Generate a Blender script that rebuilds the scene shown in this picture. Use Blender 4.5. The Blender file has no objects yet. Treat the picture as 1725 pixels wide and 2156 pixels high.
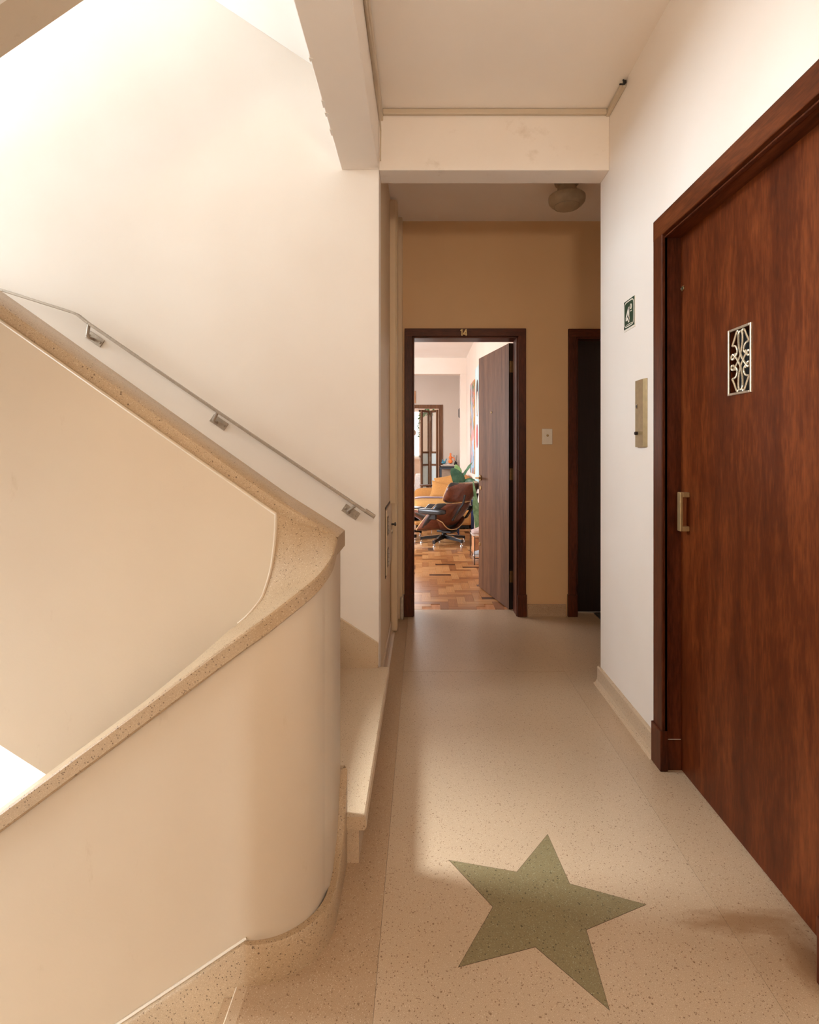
import bpy, math, random
from mathutils import Vector, Matrix

random.seed(7)
PI = math.pi
scn = bpy.context.scene
COL = scn.collection

# ------------------------------------------------------------------ camera, world, lights, exposure
cd = bpy.data.cameras.new('camera')
cam = bpy.data.objects.new('camera', cd)
COL.objects.link(cam)
cam.location = (0.0, 0.0, 1.24)
cam.rotation_euler = (PI / 2, 0, 0)
cd.sensor_fit = 'HORIZONTAL'
cd.sensor_width = 36.0
cd.lens = 1150.0 / 1725.0 * 36.0
cd.shift_x = -27.5 / 1725.0
cd.shift_y = -128.0 / 1725.0
cd.clip_start = 0.02
scn.camera = cam

scn.view_settings.view_transform = 'Standard'
scn.view_settings.look = 'None'
scn.view_settings.gamma = 1.0
scn.view_settings.use_curve_mapping = False
scn.view_settings.exposure = 0.83
try:
    scn.cycles.use_denoising = True
    scn.cycles.diffuse_bounces = 8
    scn.cycles.max_bounces = 14
    scn.cycles.sample_clamp_indirect = 6.0
except Exception:
    pass

world = bpy.data.worlds.new('sky')
scn.world = world
world.use_nodes = True
bg = world.node_tree.nodes['Background']
bg.inputs[0].default_value = (0.96, 0.98, 1.0, 1)
bg.inputs[1].default_value = 2.0


def area(name, loc, direction, sx, sy, power, color=(1, 1, 1)):
    l = bpy.data.lights.new(name, 'AREA')
    l.shape = 'RECTANGLE'
    l.size, l.size_y = sx, sy
    l.energy = power
    l.color = color
    o = bpy.data.objects.new(name, l)
    COL.objects.link(o)
    o.location = loc
    d = Vector(direction).normalized()
    o.rotation_euler = d.to_track_quat('-Z', 'Y').to_euler()
    return o


DAY = (0.90, 0.965, 1.08)
# daylight through the two landing windows of the stairwell
area('daylight_upper_landing', (-8.2, 2.5, 4.0), (1, -0.08, -0.12), 5.0, 4.0, 950, DAY)
area('daylight_lower_landing', (-6.2, 1.0, 0.3), (1, 0.0, -0.05), 3.0, 2.2, 760, DAY)
# hazy sun over the rooftops: falls down the stair through the upper landing window
sd = bpy.data.lights.new('hazy_sun', 'SUN')
sd.energy = 4.0
sd.angle = math.radians(11)
sd.color = (0.96, 0.98, 1.02)
so_ = bpy.data.objects.new('hazy_sun', sd)
COL.objects.link(so_)
so_.rotation_euler = Vector((1.0, -0.176, -0.86)).to_track_quat('-Z', 'Y').to_euler()
# added warm point fill above and behind the viewer, without a fixture
hl_ = bpy.data.lights.new('hall_fill', 'POINT')
hl_.energy = 3
hl_.shadow_soft_size = 0.25
hl_.color = (1.0, 0.86, 0.66)
ho_ = bpy.data.objects.new('hall_fill', hl_)
COL.objects.link(ho_)
ho_.location = (0.25, -1.3, 2.1)
# added upward fill behind the viewer, lifting ceiling, beam and far wall
area('hall_up_fill', (0.25, -1.5, 1.9), (0.0, 0.72, 0.70), 0.35, 0.25, 18, (1.0, 0.84, 0.64))
# daylight through the apartment's windows
area('daylight_apartment_side', (-3.0, 7.0, 1.6), (1, 0, -0.1), 3.5, 1.7, 54, (0.97, 0.985, 1.0))
area('daylight_back_room', (-0.75, 13.90, 1.7), (0, -1, -0.1), 1.7, 1.2, 34, (0.97, 0.985, 1.0))


# ------------------------------------------------------------------ materials
def new_mat(name):
    m = bpy.data.materials.new(name)
    m.use_nodes = True
    nt = m.node_tree
    return m, nt, nt.nodes['Principled BSDF']


def N(nt, kind, **kw):
    n = nt.nodes.new(kind)
    for k, v in kw.items():
        setattr(n, k, v)
    return n


def ramp(nt, stops, interp='LINEAR'):
    r = N(nt, 'ShaderNodeValToRGB')
    cr = r.color_ramp
    cr.interpolation = interp
    while len(cr.elements) > 1:
        cr.elements.remove(cr.elements[-1])
    cr.elements[0].position = stops[0][0]
    cr.elements[0].color = (*stops[0][1], 1)
    for p, c in stops[1:]:
        e = cr.elements.new(p)
        e.color = (*c, 1)
    return r


def coords(nt, scale=(1, 1, 1), rot=(0, 0, 0)):
    tc = N(nt, 'ShaderNodeTexCoord')
    mp = N(nt, 'ShaderNodeMapping')
    mp.inputs['Scale'].default_value = scale
    mp.inputs['Rotation'].default_value = rot
    nt.links.new(tc.outputs['Object'], mp.inputs['Vector'])
    return mp.outputs['Vector']


def bump(nt, bsdf, height, strength, dist=0.002):
    b = N(nt, 'ShaderNodeBump')
    b.inputs['Strength'].default_value = strength
    b.inputs['Distance'].default_value = dist
    nt.links.new(height, b.inputs['Height'])
    nt.links.new(b.outputs['Normal'], bsdf.inputs['Normal'])


def plain(name, col, rough=0.5, metal=0.0, var=0.12, scale=30, bmp=0.0, spec=0.5):
    m, nt, b = new_mat(name)
    v = coords(nt)
    n = N(nt, 'ShaderNodeTexNoise')
    n.inputs['Scale'].default_value = scale
    n.inputs['Detail'].default_value = 4
    nt.links.new(v, n.inputs['Vector'])
    lo = tuple(c * (1 - var) for c in col)
    hi = tuple(min(1, c * (1 + var)) for c in col)
    r = ramp(nt, [(0.3, lo), (0.7, hi)])
    nt.links.new(n.outputs['Fac'], r.inputs['Fac'])
    nt.links.new(r.outputs['Color'], b.inputs['Base Color'])
    b.inputs['Roughness'].default_value = rough
    b.inputs['Metallic'].default_value = metal
    b.inputs['Specular IOR Level'].default_value = spec
    if bmp:
        bump(nt, b, n.outputs['Fac'], bmp)
    return m


def paint(name, col, rough=0.55, bmp=0.15, stain=0.04, smudge=None):
    """Wall paint: broad faint mottling and a fine roller grain."""
    m, nt, b = new_mat(name)
    v = coords(nt)
    n1 = N(nt, 'ShaderNodeTexNoise')
    n1.inputs['Scale'].default_value = 2.2
    n1.inputs['Detail'].default_value = 5
    nt.links.new(v, n1.inputs['Vector'])
    r = ramp(nt, [(0.25, tuple(c * (1 - stain * (1 + 0.6 * i)) for i, c in enumerate(col))), (0.75, col)])
    nt.links.new(n1.outputs['Fac'], r.inputs['Fac'])
    last = r.outputs['Color']
    if smudge:                                   # hand marks and scuffs of their own shape
        st, lo, hi, amt, tint = smudge
        ns = N(nt, 'ShaderNodeTexNoise')
        ns.inputs['Scale'].default_value = 1.0
        ns.inputs['Detail'].default_value = 5
        ns.inputs['Roughness'].default_value = 0.65
        nt.links.new(coords(nt, st), ns.inputs['Vector'])
        rs = ramp(nt, [(lo, (0, 0, 0)), (hi, (amt,) * 3)])
        nt.links.new(ns.outputs['Fac'], rs.inputs['Fac'])
        mx = N(nt, 'ShaderNodeMix', data_type='RGBA')
        nt.links.new(rs.outputs['Color'], mx.inputs[0])
        nt.links.new(last, mx.inputs[6])
        mx.inputs[7].default_value = (*tint, 1)
        last = mx.outputs[2]
    nt.links.new(last, b.inputs['Base Color'])
    b.inputs['Roughness'].default_value = rough
    b.inputs['Specular IOR Level'].default_value = 0.3
    n2 = N(nt, 'ShaderNodeTexNoise')
    n2.inputs['Scale'].default_value = 160
    n2.inputs['Detail'].default_value = 3
    nt.links.new(v, n2.inputs['Vector'])
    bump(nt, b, n2.outputs['Fac'], bmp, 0.0015)
    return m


def terrazzo(name, base, dark, light, scale=130, rough=0.35, amount=0.17, patch=None):
    """Cement terrazzo: fine grain with scattered dark and pale chips, broad wear mottling."""
    m, nt, b = new_mat(name)
    v = coords(nt)
    L = nt.links.new
    big = N(nt, 'ShaderNodeTexNoise')
    big.inputs['Scale'].default_value = 1.7
    big.inputs['Detail'].default_value = 5
    L(v, big.inputs['Vector'])
    r0 = ramp(nt, [(0.3, tuple(c * 0.90 for c in base)), (0.7, base)])
    L(big.outputs['Fac'], r0.inputs['Fac'])
    fine = N(nt, 'ShaderNodeTexNoise')
    fine.inputs['Scale'].default_value = scale * 2.2
    fine.inputs['Detail'].default_value = 2
    L(v, fine.inputs['Vector'])
    rf = ramp(nt, [(0.35, (0.80, 0.78, 0.75)), (0.65, (1.08, 1.08, 1.08))])
    L(fine.outputs['Fac'], rf.inputs['Fac'])
    mul = N(nt, 'ShaderNodeMix', data_type='RGBA', blend_type='MULTIPLY')
    mul.inputs[0].default_value = 1.0
    L(r0.outputs['Color'], mul.inputs[6])
    L(rf.outputs['Color'], mul.inputs[7])
    last = mul.outputs[2]

    def chips(sc, colr, pick, size, prev):
        vo = N(nt, 'ShaderNodeTexVoronoi')
        vo.inputs['Scale'].default_value = sc
        vo.inputs['Randomness'].default_value = 1.0
        L(v, vo.inputs['Vector'])
        sep = N(nt, 'ShaderNodeSeparateColor')
        L(vo.outputs['Color'], sep.inputs[0])
        a = N(nt, 'ShaderNodeMath', operation='LESS_THAN')
        L(sep.outputs[0], a.inputs[0])
        a.inputs[1].default_value = pick
        sz = N(nt, 'ShaderNodeMath', operation='MULTIPLY')
        L(sep.outputs[1], sz.inputs[0])
        sz.inputs[1].default_value = size
        c = N(nt, 'ShaderNodeMath', operation='LESS_THAN')
        L(vo.outputs['Distance'], c.inputs[0])
        L(sz.outputs[0], c.inputs[1])
        f = N(nt, 'ShaderNodeMath', operation='MULTIPLY')
        L(a.outputs[0], f.inputs[0])
        L(c.outputs[0], f.inputs[1])
        mx = N(nt, 'ShaderNodeMix', data_type='RGBA')
        f2 = N(nt, 'ShaderNodeMath', operation='MULTIPLY')
        L(f.outputs[0], f2.inputs[0])
        f2.inputs[1].default_value = 0.8
        L(f2.outputs[0], mx.inputs[0])
        L(prev, mx.inputs[6])
        mx.inputs[7].default_value = (*colr, 1)
        return mx.outputs[2]

    last = chips(scale * 1.5, light, 0.28, 0.55, last)
    last = chips(scale, dark, amount, 0.62, last)
    last = chips(scale * 0.45, dark, amount * 0.35, 0.42, last)
    if patch:
        # a stain: worn-in dirt of its own shape on the floor
        for (px, py, rx, ry, colr, amt) in patch:
            tc = N(nt, 'ShaderNodeTexCoord')
            mp = N(nt, 'ShaderNodeMapping')
            mp.inputs['Location'].default_value = (-px / rx, -py / ry, 0)
            mp.inputs['Scale'].default_value = (1 / rx, 1 / ry, 0)
            L(tc.outputs['Object'], mp.inputs['Vector'])
            nz = N(nt, 'ShaderNodeTexNoise')
            nz.inputs['Scale'].default_value = 2.5
            nz.inputs['Detail'].default_value = 4
            L(mp.outputs['Vector'], nz.inputs['Vector'])
            ln = N(nt, 'ShaderNodeVectorMath', operation='LENGTH')
            L(mp.outputs['Vector'], ln.inputs[0])
            ad = N(nt, 'ShaderNodeMath', operation='ADD')
            L(ln.outputs['Value'], ad.inputs[0])
            L(nz.outputs['Fac'], ad.inputs[1])
            rr = ramp(nt, [(0.55, (amt,) * 3), (1.35, (0, 0, 0))])
            sc_ = N(nt, 'ShaderNodeMath', operation='MULTIPLY')
            L(ad.outputs[0], sc_.inputs[0])
            sc_.inputs[1].default_value = 0.72
            L(sc_.outputs[0], rr.inputs['Fac'])
            mx = N(nt, 'ShaderNodeMix', data_type='RGBA')
            L(rr.outputs['Color'], mx.inputs[0])
            L(last, mx.inputs[6])
            mx.inputs[7].default_value = (*colr, 1)
            last = mx.outputs[2]
    L(last, b.inputs['Base Color'])
    b.inputs['Roughness'].default_value = rough
    b.inputs['Specular IOR Level'].default_value = 0.4
    bump(nt, b, fine.outputs['Fac'], 0.06, 0.001)
    return m


def wood(name, dark, mid, light, axis='Z', scale=1.0, rough=0.4, spec=0.4, coat=0.0, short=1.0, broad=0.0):
    """Grain drawn out along one axis: broad figure, medium streaks, short flecks."""
    m, nt, b = new_mat(name)
    L = nt.links.new

    def streak(across, along, detail, distort, rough_=0.6):
        st = {'Z': (across, across, along), 'X': (along, across, across), 'Y': (across, along, across)}[axis]
        n = N(nt, 'ShaderNodeTexNoise')
        n.inputs['Scale'].default_value = 1.0
        n.inputs['Detail'].default_value = detail
        n.inputs['Roughness'].default_value = rough_
        n.inputs['Distortion'].default_value = distort
        L(coords(nt, tuple(x * scale for x in st)), n.inputs['Vector'])
        return n.outputs['Fac']

    def blend(a, c, f):
        mx = N(nt, 'ShaderNodeMix', data_type='FLOAT')
        mx.inputs[0].default_value = f
        L(a, mx.inputs[2])
        L(c, mx.inputs[3])
        return mx.outputs[0]

    fleck = streak(130, 9 * short, 3, 0.0)
    v = blend(streak(14, 0.9 * short, 6, 0.5), fleck, 0.42)
    if broad:
        v = blend(v, streak(4.5, 0.8, 3, 1.0), broad * 0.6)
    r = ramp(nt, [(0.32, dark), (0.50, mid), (0.70, light)])
    L(v, r.inputs['Fac'])
    L(r.outputs['Color'], b.inputs['Base Color'])
    b.inputs['Roughness'].default_value = rough
    b.inputs['Specular IOR Level'].default_value = spec
    b.inputs['Coat Weight'].default_value = coat
    b.inputs['Coat Roughness'].default_value = 0.25
    bump(nt, b, fleck, 0.10, 0.001)
    return m


def parquet_mat():
    m, nt, b = new_mat('oak_parquet')
    L = nt.links.new
    oi = N(nt, 'ShaderNodeObjectInfo')
    ge = N(nt, 'ShaderNodeNewGeometry')
    ad = N(nt, 'ShaderNodeMath', operation='ADD')
    L(oi.outputs['Random'], ad.inputs[0])
    L(ge.outputs['Random Per Island'], ad.inputs[1])
    fr = N(nt, 'ShaderNodeMath', operation='FRACT')
    L(ad.outputs[0], fr.inputs[0])
    r = ramp(nt, [(0.0, (0.10, 0.040, 0.018)), (0.085, (0.30, 0.125, 0.045)), (0.22, (0.48, 0.235, 0.09)),
                  (0.5, (0.38, 0.165, 0.058)), (0.72, (0.56, 0.30, 0.125))], 'CONSTANT')
    L(fr.outputs[0], r.inputs['Fac'])
    v = coords(nt, (6, 70, 70))
    n = N(nt, 'ShaderNodeTexNoise')
    n.inputs['Scale'].default_value = 1.5
    n.inputs['Detail'].default_value = 4
    L(v, n.inputs['Vector'])
    rg = ramp(nt, [(0.3, (0.78, 0.74, 0.7)), (0.7, (1.1, 1.1, 1.1))])
    L(n.outputs['Fac'], rg.inputs['Fac'])
    mul = N(nt, 'ShaderNodeMix', data_type='RGBA', blend_type='MULTIPLY')
    mul.inputs[0].default_value = 1
    L(r.outputs['Color'], mul.inputs[6])
    L(rg.outputs['Color'], mul.inputs[7])
    L(mul.outputs[2], b.inputs['Base Color'])
    b.inputs['Roughness'].default_value = 0.28
    return m


def glass_mat(name, col=(0.9, 0.97, 0.95), rough=0.0, mixw=0.6):
    m, nt, b = new_mat(name)
    L = nt.links.new
    out = nt.nodes['Material Output']
    tr = N(nt, 'ShaderNodeBsdfTransparent')
    tr.inputs[0].default_value = (*col, 1)
    n = N(nt, 'ShaderNodeTexNoise')
    n.inputs['Scale'].default_value = 90
    L(coords(nt), n.inputs['Vector'])
    b.inputs['Base Color'].default_value = (*col, 1)
    b.inputs['Roughness'].default_value = max(rough, 0.08)
    mx = N(nt, 'ShaderNodeMixShader')
    mx.inputs[0].default_value = mixw
    L(b.outputs[0], mx.inputs[1])
    L(tr.outputs[0], mx.inputs[2])
    L(mx.outputs[0], out.inputs['Surface'])
    if rough > 0.1:
        bump(nt, b, n.outputs['Fac'], 0.1)
    return m


def daub_mat(name, cols, scale):
    """Loose brushwork: patches of colour for a canvas."""
    m, nt, b = new_mat(name)
    L = nt.links.new
    n = N(nt, 'ShaderNodeTexNoise')
    n.inputs['Scale'].default_value = scale
    n.inputs['Detail'].default_value = 2
    n.inputs['Distortion'].default_value = 1.5
    L(coords(nt, (1, 1, 0.6)), n.inputs['Vector'])
    k = len(cols)
    r = ramp(nt, [(0.30 + 0.40 * i / k, c) for i, c in enumerate(cols)], 'CONSTANT')
    L(n.outputs['Fac'], r.inputs['Fac'])
    L(r.outputs['Color'], b.inputs['Base Color'])
    b.inputs['Roughness'].default_value = 0.6
    return m


def leaf_mat(name, a, c):
    m, nt, b = new_mat(name)
    L = nt.links.new
    n = N(nt, 'ShaderNodeTexNoise')
    n.inputs['Scale'].default_value = 12
    n.inputs['Detail'].default_value = 4
    L(coords(nt), n.inputs['Vector'])
    r = ramp(nt, [(0.35, a), (0.68, c)])
    L(n.outputs['Fac'], r.inputs['Fac'])
    L(r.outputs['Color'], b.inputs['Base Color'])
    b.inputs['Roughness'].default_value = 0.35
    return m


WALL = (0.86, 0.80, 0.74)
M = {}
M['wall'] = paint('cream_wall_paint', WALL)
M['wall_apt'] = paint('apartment_wall_paint', (0.80, 0.71, 0.63))
M['wall_nook'] = paint('beige_grey_wall_paint', (0.52, 0.44, 0.37))
M['ceiling'] = paint('ceiling_paint', (0.90, 0.835, 0.76), 0.7)
M['wall_tan'] = paint('tan_far_wall', (0.68, 0.46, 0.26))  # far wall base, darker and browner than the cream walls
M['white'] = paint('white_distemper', (0.86, 0.83, 0.79), 0.7)
M['parapet'] = paint('parapet_enamel', (0.575, 0.485, 0.375), 0.36, 0.10, 0.05, smudge=((16, 16, 7), 0.64, 0.76, 0.30, (0.36, 0.25, 0.15)))
M['wall_beam'] = paint('marked_beam_paint', WALL, smudge=((7, 7, 9), 0.60, 0.76, 0.30, (0.45, 0.34, 0.22)))
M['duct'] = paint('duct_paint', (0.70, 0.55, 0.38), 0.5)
TB, TD, TL = (0.57, 0.435, 0.305), (0.20, 0.115, 0.06), (0.66, 0.55, 0.42)
M['terrazzo'] = terrazzo('terrazzo_floor', TB, TD, TL, 310, 0.30, 0.16,
                         patch=[(0.60, -0.56, 0.24, 0.055, (0.27, 0.145, 0.065), 0.7), (0.69, -0.68, 0.08, 0.15, (0.27, 0.145, 0.065), 0.65)])
M['terrazzo_border'] = terrazzo('terrazzo_border', tuple(c * k for c, k in zip(TB, (0.86, 0.80, 0.74))), TD, TL, 310, 0.30, 0.14)
M['terrazzo_border_pale'] = terrazzo('terrazzo_border_pale', tuple(c * k for c, k in zip(TB, (0.96, 0.94, 0.92))), TD, TL, 310, 0.30, 0.14,
                                     patch=[(0.60, -0.56, 0.24, 0.055, (0.27, 0.145, 0.065), 0.7), (0.69, -0.68, 0.08, 0.15, (0.27, 0.145, 0.065), 0.65)])
M['terrazzo_cap'] = terrazzo('terrazzo_coping', (0.46, 0.33, 0.205), (0.10, 0.055, 0.025), (0.60, 0.48, 0.34), 330, 0.42, 0.14)
M['terrazzo_step'] = terrazzo('terrazzo_step', (0.60, 0.46, 0.32), TD, TL, 330, 0.38, 0.10)
M['terrazzo_green'] = terrazzo('terrazzo_green', (0.26, 0.215, 0.115), (0.06, 0.045, 0.02), (0.36, 0.36, 0.25), 260, 0.32, 0.12)
M['joint'] = plain('dark_joint', (0.10, 0.055, 0.03), 0.7)
M['mahogany'] = wood('mahogany_door', (0.028, 0.005, 0.0012), (0.098, 0.0195, 0.0042), (0.235, 0.060, 0.0145), 'Z', 0.75, 0.40, 0.22, 0, 2.6, 0.5)
M['mahogany_y'] = wood('mahogany_rail', (0.03, 0.007, 0.0025), (0.10, 0.024, 0.007), (0.19, 0.055, 0.018), 'Y', 1.0, 0.36, 0.22, 0, 2.0)
M['mahogany_trim'] = wood('mahogany_casing', (0.026, 0.006, 0.0025), (0.075, 0.018, 0.007), (0.135, 0.036, 0.014), 'Z', 1.0, 0.36, 0.22, 0, 2.0)
M['mahogany_x'] = wood('mahogany_head', (0.026, 0.006, 0.0025), (0.075, 0.018, 0.007), (0.135, 0.036, 0.014), 'X', 1.0, 0.36, 0.22, 0, 2.0)
M['walnut'] = wood('walnut_leaf', (0.056, 0.023, 0.010), (0.135, 0.060, 0.028), (0.225, 0.110, 0.055), 'Z', 1.1, 0.5, 0.2)
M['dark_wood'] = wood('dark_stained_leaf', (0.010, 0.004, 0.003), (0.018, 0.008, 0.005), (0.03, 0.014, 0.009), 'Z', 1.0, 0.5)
M['ply'] = wood('rosewood_ply', (0.055, 0.015, 0.007), (0.125, 0.037, 0.020), (0.20, 0.068, 0.038), 'X', 1.3, 0.3, 0.5)
M['ply_edge'] = plain('pale_ply_edge', (0.62, 0.40, 0.20), 0.5)
M['brass'] = plain('aged_brass', (0.46, 0.33, 0.16), 0.38, 1.0, 0.15, 60)
M['brass_flat'] = plain('lacquered_brass', (0.40, 0.29, 0.15), 0.42, 0.6, 0.10, 40)
M['silver'] = plain('silvered_bead', (0.66, 0.58, 0.44), 0.36, 0.75, 0.25, 400)
M['frame_metal'] = plain('pale_metal_frame', (0.66, 0.58, 0.47), 0.35, 0.8, 0.1, 50)
M['steel'] = plain('brushed_steel', (0.42, 0.355, 0.295), 0.45, 0.75, 0.1, 80)
M['chrome'] = plain('chrome', (0.7, 0.7, 0.7), 0.15, 1.0, 0.05)
M['black_metal'] = plain('black_metal', (0.014, 0.013, 0.013), 0.35, 0.2)
M['black'] = plain('black_void', (0.006, 0.005, 0.004), 0.8)
M['leather'] = plain('black_leather', (0.016, 0.017, 0.019), 0.32, 0, 0.2, 60, 0.15)
M['mustard'] = plain('mustard_fabric', (0.44, 0.205, 0.055), 0.9, 0, 0.12, 90, 0.3)
M['mustard_seat'] = plain('mustard_seat_fabric', (0.50, 0.27, 0.085), 0.9, 0, 0.10, 90, 0.3)
M['lilac'] = plain('lilac_throw', (0.52, 0.44, 0.46), 0.9, 0, 0.12, 60, 0.3)
M['purple'] = plain('purple_trim', (0.10, 0.06, 0.10), 0.9)
M['white_plastic'] = plain('ivory_plastic', (0.86, 0.80, 0.70), 0.4, 0, 0.03)
M['green_sign'] = plain('green_sign', (0.012, 0.045, 0.022), 0.5, 0, 0.1)
M['sign_white'] = plain('sign_white', (0.80, 0.74, 0.64), 0.5, 0, 0.05)
M['opal'] = plain('dusty_opal_glass', (0.42, 0.34, 0.24), 0.35, 0, 0.08)
M['blue_metal'] = plain('navy_metal', (0.018, 0.035, 0.11), 0.4)
M['slate_metal'] = plain('slate_metal', (0.035, 0.045, 0.06), 0.4)
M['orange'] = plain('orange_lacquer', (0.80, 0.20, 0.045), 0.4)
M['teal'] = plain('teal_lacquer', (0.05, 0.22, 0.30), 0.4)
M['paper'] = plain('paper', (0.62, 0.56, 0.50), 0.7)
M['tan_board'] = plain('tan_board', (0.36, 0.24, 0.16), 0.6)
M['white_fabric'] = plain('white_fabric', (0.82, 0.80, 0.77), 0.9)
M['beige_shade'] = plain('beige_shade', (0.48, 0.36, 0.27), 0.8)
M['ficus'] = leaf_mat('ficus_leaf', (0.020, 0.085, 0.030), (0.075, 0.17, 0.085))
M['ficus_pale'] = leaf_mat('young_leaf', (0.20, 0.36, 0.10), (0.34, 0.48, 0.20))
M['sansevieria'] = leaf_mat('striped_leaf', (0.030, 0.10, 0.035), (0.20, 0.32, 0.17))
M['vine'] = leaf_mat('vine_leaf', (0.05, 0.16, 0.05), (0.13, 0.28, 0.10))
M['bark'] = plain('bark', (0.12, 0.075, 0.045), 0.9)
M['clear'] = glass_mat('clear_glass', (0.95, 0.98, 0.97), 0.05, 0.88)
M['frosted'] = glass_mat('patterned_glass', (0.78, 0.86, 0.86), 0.4, 0.5)
M['blue_art'] = daub_mat('abstract_canvas', [(0.10, 0.20, 0.36), (0.28, 0.48, 0.62), (0.55, 0.15, 0.12), (0.10, 0.16, 0.09), (0.60, 0.35, 0.12), (0.35, 0.46, 0.52)], 2.4)
M['pale_art'] = daub_mat('pale_blue_canvas', [(0.42, 0.62, 0.68), (0.52, 0.70, 0.74), (0.62, 0.76, 0.78)], 3)
M['gold_edge'] = plain('ochre_canvas_edge', (0.66, 0.36, 0.10), 0.6)
M['skin_tone'] = plain('painted_pink', (0.74, 0.52, 0.46), 0.6)
M['dark_paint'] = plain('painted_dark', (0.05, 0.035, 0.035), 0.6)
M['red_daub'] = plain('painted_red', (0.5, 0.06, 0.06), 0.6)
M['sneaker'] = plain('grey_pink_canvas', (0.48, 0.38, 0.36), 0.8)
M['sneaker_blue'] = plain('pale_blue_canvas_shoe', (0.48, 0.56, 0.64), 0.8)
M['rubber'] = plain('white_rubber', (0.66, 0.62, 0.58), 0.6)
M['mat_fibre'] = plain('dark_coir', (0.035, 0.025, 0.02), 1.0, 0, 0.4, 300, 0.6)
M['crate'] = wood('orange_crate_wood', (0.40, 0.17, 0.07), (0.55, 0.26, 0.12), (0.66, 0.36, 0.19), 'Y', 1.0, 0.6)
M['pot'] = plain('grey_pot', (0.30, 0.28, 0.27), 0.7)
M['grime'] = plain('dusty_plaster', (0.46, 0.40, 0.33), 0.85, 0, 0.25, 25)


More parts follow.
